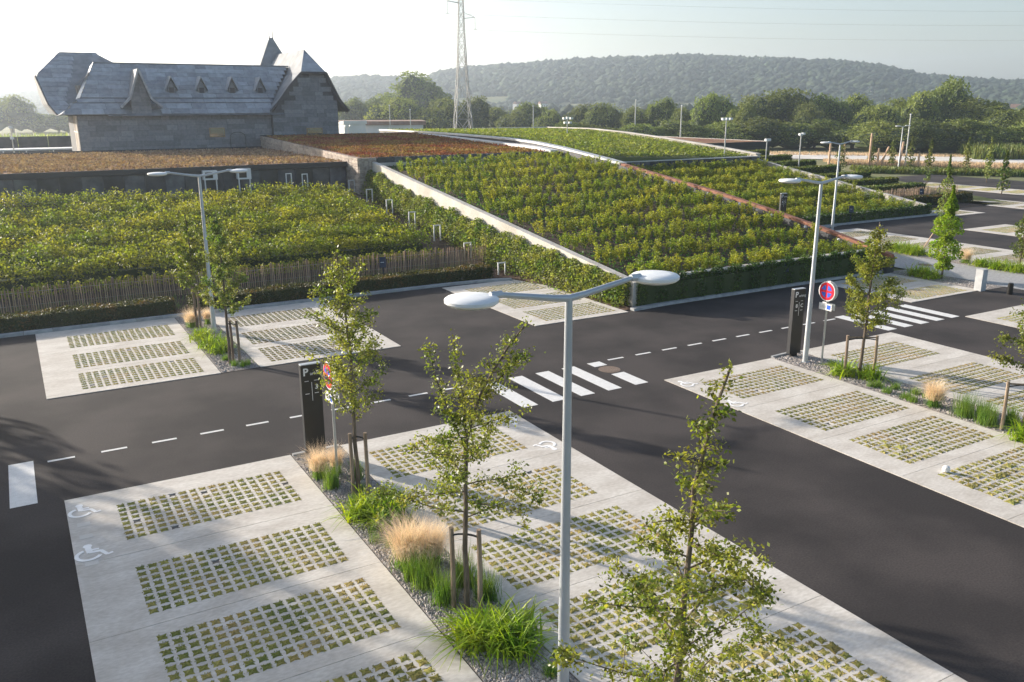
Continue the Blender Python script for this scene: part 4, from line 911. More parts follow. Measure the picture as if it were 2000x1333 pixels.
# columnar trees
def col_mesh(seed, h, r, n, leaf, m, z0=.5):
    rg = np.random.default_rng(seed); k = 26; t = rg.random(n); z = z0+(h-z0)*t
    prof = r*np.clip(np.sin(np.clip(t*1.0+.12, 0, 1)*math.pi)**.6, .12, 1)*(1-.45*t)
    lump = 1+.35*np.sin(z*5+seed)+.25*np.sin(z*11+1)
    a = rg.uniform(0, 6.28, n); rr = prof*lump*np.sqrt(rg.random(n)); P = np.stack([rr*np.cos(a)+.05*np.sin(z*2), rr*np.sin(a), z], 1)
    return np_mesh('foliage', islands_quads(P, leaf, rg), m)
def col_tree(x, y, h, r, n, leaf, m, label, seed, z0=.5, stake=False):
    t = empty('columnar_tree', (x, y, 0), label, 'tree', 'slim columnar trees'); link('foliage', col_mesh(seed, h, r, n, leaf, m, z0), t)
    MB().tube([(0, 0, 0), (0, 0, h*.9)], [.05, .012], 6).obj('trunk', M['bark'], t)
    if stake: MB().tube([(-.9, .5, 0), (-.1, .05, 1.7)], .035, 5).obj('prop', M['log'], t)
col_tree(39.1, 25.3, 4.55, .78, 5600, .13, M['col_leaf'], 'bright green columnar tree beside the paved path', 1)
col_tree(46.7, 30.6, 5.5, .5, 1500, .12, M['climber'], 'thin dark columnar tree with leaning prop, behind the bright green one', 2, 1.6, True)
col_tree(45.0, 24.9, 3.4, .55, 1700, .13, M['hedge2'], 'columnar tree at the right edge beyond the path', 3, .6)
for i, (az, D, h, r, lb) in enumerate(((52.45, 133, 3.4, .6, 'left of the twin lamp posts'), (53.6, 131, 4.0, .6, 'just left of the twin lamp posts'), (54.6, 121, 4.3, .7, 'pale, right of the twin lamp posts'), (55.65, 103, 4.7, .6, 'dark, before the orange grass, tallest of the middle'), (57.6, 118, 4.4, .6, 'small topped, before the gravel road'), (58.75, 108, 4.8, .55, 'thin and pale, before the orange grass'), (58.9+.7, 94, 4.0, .65, 'near the right edge, above the green tufts'), (50.75, 118, 4.2, .8, 'among the log posts'))):
    x, y = pol(az, D); col_tree(x, y, h, r, 420, .28, M['hedge2'] if i not in (2, 5) else M['far_leaf'], 'distant columnar tree, '+lb, 10+i, .4)

# ------------------------------------------------------------------ ground plants
def tuft(kind, x, y, s, label, seed):
    rg = np.random.default_rng(seed); t = None
    if kind == 'lily':
        n = int(140*s); P = np.stack([rg.normal(0, .13*s, n), rg.normal(0, .13*s, n), np.zeros(n)], 1); V = blades(P, .68*s**.5, .05, 1.05, rg, 5, .85)
        nm, m, cat = 'daylily_clump', M['lily'], 'daylily'
    elif kind == 'grass':
        n = int(260*s); P = np.stack([rg.normal(0, .08*s, n), rg.normal(0, .08*s, n), np.zeros(n)], 1); V = blades(P, .62*s**.5, .011, .42, rg, 3, .35); nm, m, cat = 'grass_tuft', M['grass'], 'grass'
    elif kind == 'small':
        n = int(90*s); P = np.stack([rg.normal(0, .05*s, n), rg.normal(0, .05*s, n), np.zeros(n)], 1); V = blades(P, .24, .014, .6, rg, 2, .4); nm, m, cat = 'small_grass_tuft', M['grass'], 'grass'
    else:
        n = int(230*s); P = np.stack([rg.normal(0, .07*s, n), rg.normal(0, .07*s, n), np.zeros(n)], 1)
        V1 = blades(P, .5*s**.5, .011, .35, rg, 3, .3); V2 = blades(np.repeat(P, 3, 0)+rg.normal(0, .035, (3*n, 3))*np.array([1, 1, 0])+np.array([0, 0, .22]), .78*s**.5, .008, .8, rg, 5, .8)
        t = empty('feather_grass', (x, y, .015), label, 'feather grass'); link('blades', np_mesh('blades', V1, M['grass']), t); link('plumes', np_mesh('plumes', V2, M['feather']), t); return
    o = link(nm, np_mesh(nm, V, m), None, (x, y, .015)); tag(o, label, cat)
seed = 500
PL = [('feather', 5.32, 18.1, 1.0, 'blond feather grass at the foot of the near black parking sign'), ('feather', 5.75, 18.15, .7, 'blond feather grass beside the near sign post'),
 ('feather', 5.55, 13.45, 1.7, 'large blond feather grass left of the fork topped tree'), ('feather', 5.95, 13.3, 1.3, 'pinkish feather grass against the stakes of the fork topped tree'),
 ('feather', 5.46, 34.3, 1.0, 'pale feather grass left of the far lamp post'), ('feather', 6.1, 34.5, .7, 'thin feather grass right behind the far lamp post'),
 ('feather', 21.95, 13.95, 1.25, 'blond feather grass in the right planting strip'), ('feather', 44.1, 27.3, 1.3, 'distant feather grass beyond the paved path'),
 ('grass', 5.42, 17.45, 1.0, 'upright green grass in front of the first feather grass'), ('grass', 6.05, 17.6, .8, 'green grass beside the near trees stakes'),
 ('grass', 5.5, 12.6, 1.3, 'green grass in front of the pinkish feather grass'), ('grass', 5.55, 11.95, 1.2, 'green grass clump left of the fork topped trees trunk'), ('grass', 6.12, 12.3, 1.3, 'dark green grass behind the stakes of the fork topped tree'), ('grass', 6.25, 11.7, 1.1, 'green grass right of the fork topped trees stakes'), ('grass', 5.35, 12.95, .7, 'thin green grass beside the concrete edge'),
 ('grass', 21.95, 13.0, 1.5, 'dense green grass right of the feather grass in the right strip'), ('grass', 21.85, 12.3, 1.4, 'second dense green grass in the right strip'), ('grass', 22.1, 12.6, 1.1, 'green grass before the right edge stakes'), ('grass', 22.45, 12.0, 1.0, 'green grass behind the right edge stakes'),
 ('lily', 5.5, 15.75, 1.2, 'daylily clump in front of the first trees stakes, left'), ('lily', 5.98, 15.6, 1.3, 'daylily clump in front of the first trees stakes, right'), ('lily', 5.62, 15.2, .7, 'low daylily clump nearer the concrete edge'),
 ('lily', 5.72, 10.6, 1.5, 'large bright daylily clump below the fork topped tree, middle'), ('lily', 6.1, 10.45, 1.3, 'bright daylily clump below the fork topped tree, right'), ('lily', 5.5, 10.75, 1.1, 'bright daylily clump below the fork topped tree, left'), ('lily', 5.9, 10.15, .9, 'daylily blades spilling onto the gravel at front'),
 ('lily', 5.55, 30.9, 1.5, 'bright daylily clump in front of the far lamp post'), ('lily', 5.7, 30.1, 1.2, 'daylily clump left of the far paired stakes'), ('lily', 5.45, 32.3, 1.2, 'green daylily clump at the hedge by the far lamp'),
 ('lily', 22.2, 17.25, 1.3, 'yellow green daylily clump left of the right strip trees trunk'), ('lily', 22.55, 16.6, 1.2, 'daylily clump right of the right strip trees trunk'), ('lily', 21.75, 11.1, 1.5, 'bright daylily clump at the right edge below the stakes'),
 ('lily', 44.5, 32.0, 1.8, 'distant green clump left beyond the path'), ('lily', 44.4, 31.2, 2.0, 'distant green clump beyond the path'), ('lily', 44.3, 30.5, 2.0, 'distant green clump beside the leaning prop'), ('lily', 38.8, 26.3, 1.8, 'green clump left of the bright columnar tree'), ('lily', 38.7, 25.6, 1.4, 'green clump at the foot of the bright columnar tree'),
 ('lily', 44.0, 26.3, 1.5, 'green clump right of the distant feather grass'), ('lily', 44.0, 25.4, 1.6, 'second green clump right of the distant feather grass'), ('lily', 44.1, 24.5, 1.7, 'green clump before the right edge columnar tree')]
for (x, y) in ((5.45, 15.0), (6.15, 15.0), (5.35, 14.6), (5.6, 16.5), (5.55, 14.3), (6.1, 9.4), (5.6, 29.0), (5.7, 28.2), (5.95, 28.0), (6.1, 28.1)): PL.append(('small', x, y, 1.3, None))
for (x, y) in ((22.7, 18.1), (21.95, 16.0), (21.85, 15.4), (21.8, 14.5), (22.4, 15.5), (22.5, 14.9), (22.5, 14.5), (21.9, 14.8), (22.1, 15.9), (22.3, 11.9), (6.0, 14.5), (5.9, 17.0)): PL.append(('small', x, y, 1.5, None))
PL.sort(key=lambda q: (q[4] is None, q[2]))
for i, (k_, x, y, s, lb) in enumerate(PL):
    if lb is None:
        near = min((('first tree', 16.75), ('fork topped tree', 11.55)), key=lambda q: abs(q[1]-y))[0] if x < 10 and y < 25 else ('far lamp post' if x < 10 else 'right strip tree')
        SC = globals().setdefault('SC', {}); SC[near] = SC.get(near, 0)+1; lb = 'small green grass tuft in the gravel near the '+near+', '+('nearest', 'second', 'third', 'fourth', 'fifth', 'sixth', 'seventh', 'eighth', 'ninth', 'tenth', 'farthest')[SC[near]-1]+' one'
        tuft(k_, x, y, s, lb, seed+i); COL.objects[-1]['group'] = 'small grass tufts near the '+near
    else: tuft(k_, x, y, s, lb, seed+i)
# far orange meadow, low far shrubs
def fmeadow(name, label, quad, n, h, m, seed, wd=.12, cat='grass', spread=.3):
    rg = np.random.default_rng(seed); u, v = rg.random(n), rg.random(n); q = [np.array(p) for p in quad]
    P = (q[0]*(1-u[:, None])+q[1]*u[:, None])*(1-v[:, None])+(q[3]*(1-u[:, None])+q[2]*u[:, None])*v[:, None]
    P = np.concatenate([P, np.zeros((n, 1))], 1); tag(link(name, np_mesh(name, blades(P, h, wd, spread, rg, 2), m)), label, cat, kind='stuff')
fmeadow('dry_meadow', 'orange dry tall grass in front of the pale gravel road', [(102, 84), (128, 40), (134, 46), (106, 90)], 20000, .6, M['field_tall'], 81)
fmeadow('green_verge', 'dark green low shrubs in front of the orange meadow', [(92, 72), (118, 38), (121, 41), (96, 77)], 9000, .7, M['hedge2'], 82, .3)
fmeadow('reed_field', 'green reed field behind the gravel road at the right', [(128, 80), (170, 50), (185, 75), (150, 100)], 16000, 2.2, M['hedge2'], 83, .3)
fmeadow('dry_verge', 'pale dry grass along the far side of the gravel road', [(112, 106), (150, 66), (154, 70), (118, 112)], 6000, .4, M['field_tall'], 84, .14)
fmeadow('field_edge', 'light green rough field beyond the low roof at the far left', [(-60, 150), (60, 150), (70, 260), (-60, 260)], 16000, 2.0, M['roof_green'], 85, .5)
sheet('gravel_road', [(95, 112), (110, 93), (121.5, 68), (133, 40), (146, 50), (137, 78), (125, 103), (108, 122)], .02, M['far_road'])
# log play posts
t0x, t0y = 101.5, 80
for i, (dx, dy, h, lean) in enumerate(((0, 5, 3.6, 0), (1.3, 3.6, 3.7, 0), (3.2, .8, 5.0, 0), (3.7, -.2, 3.0, 0), (4.0, -.4, 3.2, 1.2), (5.6, -2.2, 3.9, .4), (6.4, -4.6, 2.3, 0))):
    lbs = ('thick upright log post, leftmost of the group', 'upright log post second from the left', 'tallest log post of the group', 'short log post beside the tallest one', 'slanting log post leaning right', 'slightly tilted log post behind the columnar tree', 'short log post standing alone at the right')
    t = empty('log_post', (t0x+dx, t0y+dy, 0), lbs[i], 'log post', 'log posts of the play area')
    h -= .7; MB().tube([(0, 0, 0), (lean*.6, -lean*.5, h)], [.17, .13], 8).obj('log', M['log'], t); MB().lathe([(.15, 0), (.15, .02), (.1, .05)], (lean*.6, -lean*.5, h), 8).obj('cut_end', M['log_end'], t)

# ------------------------------------------------------------------ lamps, signs, small things
def lamp_post(x, y, h, label, ang=0., z0=0):
    t = empty('street_lamp', (x, y, z0), label, 'street lamp', 'double headed street lamps', rz=ang)
    MB().lathe([(.14, 0), (.14, .02), (.09, .03), (.088, .05), (.082, 1.4), (.076, 1.42), (.052, h-.12), (.05, h-.1), (.05, h-.02)], n=16).obj('pole', M['lamp'], t, smooth=True)
    MB().box(-.04, .04, -.092, -.08, .45, .8).obj('access_door', M['lamp'], t)
    for s in (-1, 1):
        MB().tube([(0, 0, h-.03), (s*.25, 0, h), (s*.95, 0, h+.12), (s*1.08, 0, h+.14)], [.05, .045, .036, .036], 10).obj('arm', M['lamp'], t, smooth=True)
        MB().tube([(s*1.0, 0, h+.135), (s*1.16, 0, h+.135)], [.05, .05], 8).obj('joint', M['lamp'], t, smooth=True)
        b = MB(); c = (s*1.42, 0, h+.09)
        b.lathe([(.2, -.045), (.3, -.03), (.335, .0), (.335, .035), (.31, .055), (.18, .072), (.02, .078)], c, 32); b.obj('lamp_head', M['lamp_head'], t, smooth=True)
        MB().lathe([(.24, -.055), (.25, -.048)], c, 24).obj('lens', M['glass_lens'], t)
    return t
lamp_post(6.1, 9.05, 5.95, 'near grey double headed street lamp in the middle of the picture')
lamp_post(6.07, 33.15, 5.9, 'double headed street lamp before the planted bank at the left')
lamp_post(22.28, 18.88, 5.95, 'double headed street lamp beside the black sign at the right')
lamp_post(48.4, 39.75, 5.75, 'double headed street lamp at the foot of the farther planted roof')
x, y = pol(54.0, 125); lamp_post(x, y, 5.4, 'far double headed street lamp before the gravel road, left of two', .2)
x, y = pol(54.35, 132); mast(x, y, 6.8, 'thin far lamp pole just right of the far street lamp', [], 0, .1)

def text_mesh(body, size, bold=0.):
    cu = bpy.data.curves.new('txt', 'FONT'); cu.body = body; cu.size = size; cu.extrude = .001; cu.offset = bold; cu.resolution_u = 3
    o = bpy.data.objects.new('txt', cu); COL.objects.link(o); bpy.context.view_layer.update()
    me = bpy.data.meshes.new_from_object(o.evaluated_get(bpy.context.evaluated_depsgraph_get())); bpy.data.objects.remove(o); me.materials.clear(); return me
def put_text(parent, body, x, y, z, size, m, bold=0., face='front', name='lettering'):
    me = text_mesh(body, size, bold); me.materials.append(m)
    rot = (R(90), 0, 0) if face == 'front' else (R(90), 0, R(-90)); return link(name, me, parent, (x, y, z), rot)
def totem(x, y, label, cols, ang=0.):
    t = empty('parking_totem', (x, y, 0), label, 'sign', 'black parking signs', rz=ang)
    MB().box(-.24, .24, -.07, .07, .12, 2.36).obj('panel', M['black'], t); MB().box(-.13, .13, -.05, .05, 0, .12).obj('foot', M['black'], t)
    MB().box(-.245, .245, -.075, .075, 2.36, 2.38).obj('top_cap', M['lamp'], t); MB().box(-.252, -.241, -.075, .075, .12, 2.36).obj('side_trim', M['edge_black'], t)
    put_text(t, 'P', -.2, -.074, 2.1, .26, M['white'], .006); put_text(t, 'arking', -.03, -.074, 2.1, .12, M['white'])
    MB().box(-.006, .006, -.0735, -.071, 1.45, 1.92).obj('divider', M['white'], t)
    for cx, ch in cols: put_text(t, ch, cx, -.074, 1.74, .17, M['white'], .004)
    for cx in (-.17, .06):
        MB().box(cx, cx+.1, -.0735, -.071, 1.63, 1.645).obj('small_print', M['white'], t); MB().box(cx, cx+.1, -.0735, -.071, 1.95, 1.962).obj('small_print', M['white'], t)
totem(5.68, 19.5, 'black parking information pillar with white P, behind the first young tree', [(.07, '3')], R(0))
totem(22.45, 19.55, 'black parking information pillar beside the right hand lamp post', [(-.15, '8'), (.06, 'C')], R(-4))
totem(46.3, 42.35, 'distant black parking pillar among the shrubs of the farther roof', [(-.15, '6'), (.06, 'C')], R(-10))
def nostop(x, y, label, zc):
    t = empty('no_stopping_sign', (x, y, 0), label, 'road sign', 'no stopping signs')
    MB().tube([(0, 0, 0), (0, 0, zc+.3)], .032, 10).obj('post', M['galv'], t, smooth=True)
    for s in (-1, 1):
        X = s*.075
        def disc(r_, x_, m_, nm, n=28, par=t):
            b = MB(); V = [(x_, r_*math.cos(2*math.pi*k/n), zc+r_*math.sin(2*math.pi*k/n)) for k in range(n)]; V2 = [(x_-s*.006, a, c) for _, a, c in V]
            b.add(V+V2, [tuple(range(n)), tuple(range(n, 2*n))]+[(k, (k+1) % n, n+(k+1) % n, n+k) for k in range(n)]); return b.obj(nm, m_, par)
        d = disc(.325, X, M['white'], 'disc'); disc(.29, X+s*.008, M['red'], 'red_ring', par=d)
        b = MB(); rr = .205
        for q in range(4):
            a0, a1 = R(90*q+12), R(90*q+78); V = [(X+s*.013, .05*math.cos(R(90*q+45)), zc+.05*math.sin(R(90*q+45)))]+[(X+s*.013, rr*math.cos(a0+(a1-a0)*k/8), zc+rr*math.sin(a0+(a1-a0)*k/8)) for k in range(9)]
            b.add(V, [tuple(range(len(V)))])
        o = b.obj('blue_field', M['blue'], d)
        pl_ = MB().box(X-.006, X+.006, -.25, .25, zc-.62, zc-.4).obj('plate', M['white'], t)
        if s < 0:
            me = text_mesh('SAUF', .12, .0); me.materials.append(M['lamp']); link('lettering', me, pl_, (X-.0085, .22, zc-.55), (R(90), 0, R(-90)))
        MB().box(X+s*.007-.001, X+s*.007+.001, -.21 if s < 0 else .06, -.06 if s < 0 else .21, zc-.58, zc-.44).obj('wheelchair_panel', M['blue'], pl_)
    MB().box(-.07, .07, -.04, .04, zc+.1, zc+.14).obj('clamp', M['galv'], t); MB().box(-.07, .07, -.04, .04, zc-.16, zc-.12).obj('clamp', M['galv'], t)
nostop(5.7, 17.95, 'round red and blue no stopping sign behind the first young tree', 2.5)
nostop(22.54, 18.42, 'round red and blue no stopping sign beside the right hand lamp', 2.48)
def lectern(x, y, z, label, ang):
    t = empty('information_lectern', (x, y, z), label, 'sign', 'dark blue plant labels', rz=ang); MB().tube([(0, 0, 0), (0, 0, .8)], .03, 6).obj('post', M['blue_dark'], t)
    MB().thick([(-.16, -.12, .72), (.16, -.12, .72), (.16, .12, 1.18), (-.16, .12, 1.18)], (0, .02, -.02)).obj('plate', M['blue_dark'], t)
    for k in range(2): MB().thick([(-.1, -.055+.05*k, .83+.1*k), (.06, -.055+.05*k, .83+.1*k), (.06, -.045+.05*k, .85+.1*k), (-.1, -.045+.05*k, .85+.1*k)], (0, -.004, .003)).obj('printed_line', M['white'], t)
lectern(15.2, 38.7, .05, 'dark blue sign plate on a post before the picket fence', R(-20)); lectern(31.2, 28.1, .0, 'dark blue sign plate on a post in the ivy along the near wall', R(-40)); lectern(52.0, 41.2, .1, 'dark blue sign plate on a post before the farther planted roof', R(-45))
lectern(68.6, 47.3, .0, 'dark blue sign plate on a post before the pale picket fence', R(-50))
t = empty('pillar_bin', (38.15, 22.75, 0), 'pale grey square litter pillar with round opening beside the path', 'bin', rz=R(0))
MB().box(-.19, .19, -.17, .17, 0, .98).obj('body', M['bin'], t); MB().box(-.2, .2, -.18, .18, .98, 1.0).obj('lid', M['bin'], t); b = MB(); b.tube([(.19, 0, .84), (.2, 0, .84)], .07, 12); b.obj('opening', M['black'], t)
t = empty('black_bollard', (38.5, 21.55, 0), 'short black cylindrical bollard right of the grey litter pillar', 'bollard'); MB().lathe([(.12, 0), (.12, .48), (.1, .5)], n=16).obj('body', M['black'], t, smooth=True); MB().lathe([(.1, .5), (.1, .52), (.02, .53)], n=16).obj('cap', M['edge_black'], t)
t = empty('white_ball', (18.07, 10.95, ZT), 'small white ball marker on the moss grid in the right hand bays', 'ball'); MB().lathe([(.02, .0), (.07, .02), (.09, .08), (.07, .14), (.02, .165)], n=14).obj('shell', M['white'], t, smooth=True)
for x, y, z, lb in ((16.16, 21.55, .001, 'rusty round manhole cover beside the crosswalk'), (41.8, 28.1, .013, 'dark round manhole cover in the paved path')):
    t = empty('manhole_cover', (x, y, z), lb, 'manhole'); MB().lathe([(.36, 0), (.36, .004)], n=28).obj('frame', M['manhole'], t)
    b = MB(); b.lathe([(.29, .0045), (.29, .0075)], n=28); b.obj('lid', M['manhole'], t)

# ------------------------------------------------------------------ pylon and cables
px_, py_ = pol(26.97, 212); t = empty('lattice_pylon', (px_, py_, 0), 'tall steel lattice pylon carrying power lines behind the roofs', 'pylon', rz=R(-27+12))
lev = [0, 5, 9.5, 13.5, 17, 20, 22.6, 25, 27.2, 29.4, 31.6, 33.8, 36, 38]
wid = lambda z: float(np.interp(z, [0, 17, 26, 38], [2.15, 1.0, .65, .42]))
legs = [[(sx*wid(z), sy*wid(z), z) for z in lev] for sx, sy in ((-1, -1), (1, -1), (1, 1), (-1, 1))]
for L_ in legs: MB().tube(L_, [.11]*6+[.07]*8, 4).obj('leg', M['pylon'], t)
for k in range(len(lev)-1):
    for a in range(4):
        p, q = legs[a], legs[(a+1) % 4]; rr = .085 if k < 5 else .06
        MB().tube([p[k], q[k+1]], rr, 4).obj('brace', M['pylon'], t); MB().tube([q[k], p[k+1]], rr, 4).obj('brace', M['pylon'], t)
        if k: MB().tube([p[k], q[k]], .035, 4).obj('brace', M['pylon'], t)
arms = ((29.2, -3.3), (26.9+.2, 3.2), (33.6, 3.0), (35.5, -3.0))
arms = ((31.0, -3.2), (27.6, 3.3), (34.4, 2.8))
ends = []
for z, dx in arms:
    s = 1 if dx > 0 else -1
    for sy in (-.55, .55):
        MB().tube([(s*.5, sy, z), (dx, 0, z+.3)], .07, 4).obj('arm', M['pylon'], t)
    MB().tube([(s*.5, 0, z+1.4), (dx, 0, z+.3)], .06, 4).obj('arm', M['pylon'], t)
    MB().tube([(dx, 0, z+.2), (dx, 0, z-2.4)], .07, 5).obj('insulator', M['glass_lens'], t); MB().tube([(dx-.5, -.2, z-2.45), (dx+.5, .2, z-2.4)], .05, 4).obj('clamp', M['pylon'], t)
    ends.append((dx, z-2.45))
ca, sa = math.cos(R(-15)), math.sin(R(-15))
for i, (dx, z) in enumerate(ends+[(0, 38)]):
    wx, wy = px_+dx*ca, py_+dx*sa
    for sgn, nm in ((1, 'right'), (-1, 'left')):
        pts = []
        for k in range(25):
            u = k/24*300*sgn; v = abs(u)/300; pts.append((wx+u*math.cos(R(-24)), wy+u*math.sin(R(-24)), z-36*v*(1-v)*.35+(3*v if sgn > 0 else -v*2)))
        o = MB().tube(pts, .016, 3, False).obj('power_cable', M['pylon']); tag(o, f'thin power cable running {nm} from the pylon, '+('upper left arm', 'lower right arm', 'upper right arm', 'top')[i], 'cable', 'power cables of the pylon')

# ------------------------------------------------------------------ far trees, hills
def ico(sub, rg, rough=.12):
    import bmesh
    bm = bmesh.new(); bmesh.ops.create_icosphere(bm, subdivisions=sub, radius=1)
    v = np.array([x.co[:] for x in bm.verts]); f = [tuple(q.index for q in x.verts) for x in bm.faces]; bm.free()
    return v*(1+rg.normal(0, rough, (len(v), 1))), f
def far_tree_mesh(seed, lobes, n, leaf):
    rg = np.random.default_rng(seed); C = []; Rr = []
    for k in range(lobes):
        a = rg.uniform(0, 6.28); r = rg.uniform(.15, .62); z = rg.uniform(.28, .78)
        C.append((r*math.cos(a), r*math.sin(a), z)); Rr.append(rg.uniform(.26, .46)*(1.1-.3*z))
    C += [(0, 0, .55), (0.1, 0, .75)]; Rr += [.5, .32]
    C = np.array(C); Rr = np.array(Rr); per = n//len(C); out = []
    for c, r in zip(C, Rr):
        u = rg.normal(size=(per, 3)); u /= np.linalg.norm(u, axis=1)[:, None]; u[:, 2] = np.where((u[:, 2] < -.2), -u[:, 2]*.7, u[:, 2])
        nz = 1+.13*np.sin(u[:, 0]*7+c[0]*9)*np.sin(u[:, 1]*6+2)+.1*np.sin(u[:, 2]*9)
        out.append(c+u*r*nz[:, None]*(.86+.2*rg.random((per, 1))))
    P = np.concatenate(out); P[:, 2] = np.maximum(P[:, 2], .04)
    V = islands_quads(P, leaf, rg, aspect=1.3); crown = np_mesh('crown', V, M['far_leaf'])
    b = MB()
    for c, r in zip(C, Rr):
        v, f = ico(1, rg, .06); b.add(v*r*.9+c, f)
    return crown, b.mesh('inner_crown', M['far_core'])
FT = [far_tree_mesh(900+i, 7+i % 3*2, 9000, .05) for i in range(6)]
TR = MB().tube([(0, 0, -.02), (0, 0, .5)], [.045, .03], 6).mesh('trunk', M['bark'])
def far_tree(az, D, w_, h, label, grp, i, rz, core=True):
    x, y = pol(az, D); t = empty('tree', (x, y, 0), label, 'tree', grp, rz=rz); t.scale = (w_/2/.85, w_/2/.85, h*.98)
    link('crown', FT[(i*5+i//6) % 6][0], t)
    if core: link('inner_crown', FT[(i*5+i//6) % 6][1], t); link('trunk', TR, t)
def azpx(px): return 30.1+math.degrees(math.atan((px-1000)/1738))
g = 'trees of the belt behind the car park'
ORD = ('first', 'second', 'third', 'fourth', 'fifth', 'sixth', 'seventh', 'eighth', 'ninth', 'tenth', 'eleventh', 'twelfth', 'thirteenth', 'fourteenth', 'fifteenth', 'sixteenth', 'seventeenth', 'eighteenth', 'nineteenth', 'twentieth', 'twenty first', 'twenty second', 'last')
BT = [(1075, 60, 216, 240), (1130, 56, 212, 235), (1185, 70, 206, 230), (1240, 60, 212, 225), (1290, 62, 200, 222), (1335, 50, 214, 215), (1395, 74, 190, 210), (1440, 60, 218, 200), (1480, 90, 200, 212), (1525, 120, 184, 215), (1580, 70, 206, 205), (1625, 80, 196, 215), (1672, 84, 196, 222), (1720, 70, 210, 205), (1750, 80, 200, 215), (1790, 80, 196, 210), (1825, 80, 190, 214), (1860, 86, 168, 218), (1905, 96, 200, 212), (1945, 90, 210, 210), (1985, 90, 218, 206), (2035, 90, 205, 215), (1462, 60, 212, 196)]
BELT = [(px, w_/1740*D, 8.35+(203-py)/1740*D, D) for px, w_, py, D in BT]
for i, (px, w_, h, D) in enumerate(BELT):
    nb = ('right of the pylon', 'left of centre', 'above the meadow roof', 'above the red sedum roof', 'behind the log posts', 'behind the far lamps', 'above the far right bays')[min(6, (px-1050)//140)]
    far_tree(azpx(px), D, w_*1.25, h, f'round back row tree {nb}, {ORD[i]} from the left', g, i, i*1.3)
g = 'lower trees and bushes before the belt'
for i in range(22):
    px = 1110+i*43+(i*37 % 17); D = 168+(i*29 % 14); pt = 238+(i*13 % 9)*1.6-(px > 1500)*4
    far_tree(azpx(px), D, 11+(i*7 % 4), 8.35+(203-pt)/1740*D, 'low bushy front row tree of the belt, '+ORD[i]+' from the left', g, i+3, i*.9+.4)
g = 'trees beyond the warehouse'
for i, (px, w_, h, D, lb) in enumerate(((820, 30, 17, 330, 'big round tree left of the pylon'), (768, 20, 11.5, 320, 'bushy tree left of the big round one'), (735, 16, 10, 310, 'smaller bushy tree right of the stone house'), (690, 15, 9.5, 300, 'light green tree at the stone houses gable'), (655, 16, 9, 310, 'pale tree just behind the stone houses gable'), (780, 16, 9.5, 240, 'shrubby tree above the warehouse roof'), (865, 16.5, 9.4, 235, 'rounded willowy bush at the pylons left foot'), (920, 14, 9, 240, 'dark round bush at the pylons right foot'), (970, 12, 7, 260, 'low round tree right of the pylon'), (1010, 12, 6.5, 250, 'low tree in line with the thin pale pole'), (1045, 13, 8, 260, 'yellowish low tree right of the thin pale pole'), (20, 17, 10.5, 330, 'hazy tree at the far left edge'), (60, 14, 6, 330, 'low hazy bush near the left edge'), (110, 16, 5.5, 320, 'low hazy bush left of the stone house'))):
    far_tree(azpx(px), D, w_, h, lb, g, i+1, i*2.1)

SKX = [-20, 0, 4, 12, 18.54, 20.44, 22.35, 24.61, 25.59, 26.89, 28.85, 31.78, 35.02, 38.23, 41.38, 44.49, 47.5, 50.43, 52.71, 54.69, 57.36, 59.9, 66, 80]
SKZ = [25, 25, 30, 40, 44, 48.8, 47.4, 45.3, 54.5, 58, 62.8, 66.8, 71.3, 72.8, 74.7, 70.8, 67.1, 63.2, 56.1, 44.7, 38.9, 34.6, 30, 25]
def hill_h(az, D):
    top = float(np.interp(az, SKX, SKZ))-3.5; t = min(1, max(0, (D-720)/(1300-720))); s = t*t*(3-2*t)
    return -1+top*s*(1 if D < 1350 else 1-.25*(D-1350)/900)
b = MB(); A_z = np.arange(-12, 72, 1.2); Ds = [500, 620, 720, 780, 840, 900, 960, 1020, 1080, 1140, 1200, 1260, 1320, 1500, 1900]
V = [(*pol(a, d), hill_h(a, d)) for d in Ds for a in A_z]; na = len(A_z)
b.add(V, [(i*na+j, i*na+j+1, (i+1)*na+j+1, (i+1)*na+j) for i in range(len(Ds)-1) for j in range(na-1)]); o = b.obj('hills', M['grassland'], smooth=True); o['kind'] = 'structure'
rg = np.random.default_rng(99); Q = []; FF = []; nv = 0; proto = [ico(2, rg, .09) for _ in range(5)]; proto1 = [ico(1, rg, .12) for _ in range(5)]
def scatter_wood(n, f, name, label, rmin, rmax, proto):
    VV, F, nv = [], [], 0
    for _ in range(n):
        az, D = f(); 
        if az is None: continue
        x, y = pol(az, D); r = rg.uniform(rmin, rmax); v, fc = proto[rg.integers(5)]
        VV.append(v*np.array([r, r, r*rg.uniform(.8, 1.2)])+np.array([x, y, hill_h(az, D)+r*.05])); F += [tuple(i+nv for i in q) for q in fc]; nv += len(v)
    me = bpy.data.meshes.new(name); me.from_pydata(np.concatenate(VV).tolist(), [], F); me.materials.append(M['wood_crown']); me.polygons.foreach_set('use_smooth', [True]*len(F))
    tag(link(name, me), label, 'wood', kind='stuff')
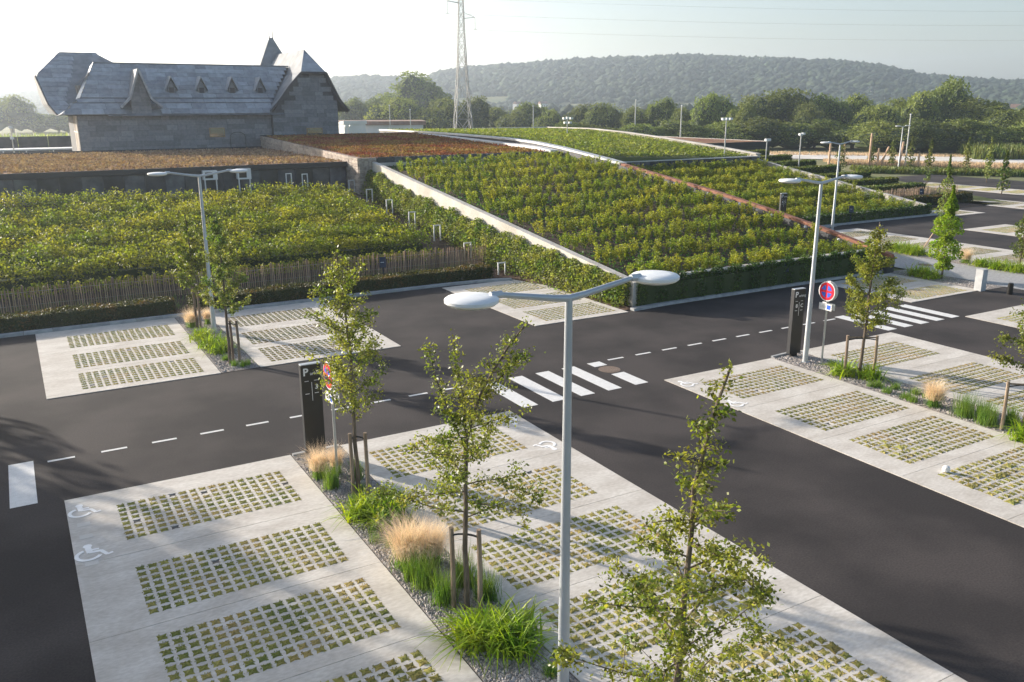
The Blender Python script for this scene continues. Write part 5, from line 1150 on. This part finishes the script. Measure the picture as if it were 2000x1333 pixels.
def fhill():
    az = rg.uniform(-2, 63); D = rg.uniform(800, 1345)
    if 26 < az < 30 and 850 < D < 930: return None, 0
    if 33 < az < 43 and 800 < D < 860 and rg.random() < .85: return None, 0
    return az, D
scatter_wood(12000, fhill, 'far_wood', 'wooded hillside stretching along the horizon', 4, 6, proto1)
def fplain():
    az = rg.uniform(18, 62); D = rg.uniform(380, 790); 
    if rg.random() < .35: return None, 0
    return az, D
scatter_wood(1500, fplain, 'valley_trees', 'scattered hazy trees on the valley floor before the hill', 4, 8, proto1)
for i, (px, D, lb) in enumerate(((1062, 700, 'tiny white gabled house among valley trees, leftmost'), (1012, 720, 'tiny pale house right of the pylon in the haze'), (1162, 760, 'tiny pale house below the hill, left of centre'), (1442, 900, 'tiny white house on the slope above the tall round tree'), (1755, 800, 'tiny white house on the right hillside'), (1908, 600, 'pale flat building peeping over the right trees'), (1990, 560, 'small beige house at the right edge behind the trees'))):
    x, y = pol(azpx(px), D); zz = max(0, hill_h(azpx(px), D)) if D > 720 else (6 if D > 600 else 3)
    t = empty('far_house', (x, y, zz), lb, 'house', 'houses in the valley', rz=R(20*i))
    t.scale = (.55, .55, .55); MB().box(-6, 6, -4, 4, -8, 5).obj('wall', M['render_w'], t); MB().thick([(-6.4, -4.5, 5), (-6.4, 4.5, 5), (-6.4, 0, 8.5)], (12.8, 0, 0)).obj('roof', M['tile'], t)
    for wx_ in (-3.5, 0, 3.5): MB().box(wx_-.6, wx_+.6, -4.05, -3.98, 1, 3).obj('window', M['glass'], t)

g = 'added shade trees left of the car park'  # unseen trees added to shade the left asphalt, leaves only for soft dapple
for i, (x, y, h, w_, lb) in enumerate(((-12.8, 38, 9.5, 7.5, 'added shade tree outside the picture, nearest the bank'), (-9.8, 30, 8.5, 6.5, 'added shade tree outside the picture, beside the left road'), (-14.2, 24, 10, 8, 'added shade tree outside the picture, farthest left'))):
    a = math.degrees(math.atan2(x, y)); far_tree(a, math.hypot(x, y), w_, h, lb, g, i+2, i, False)
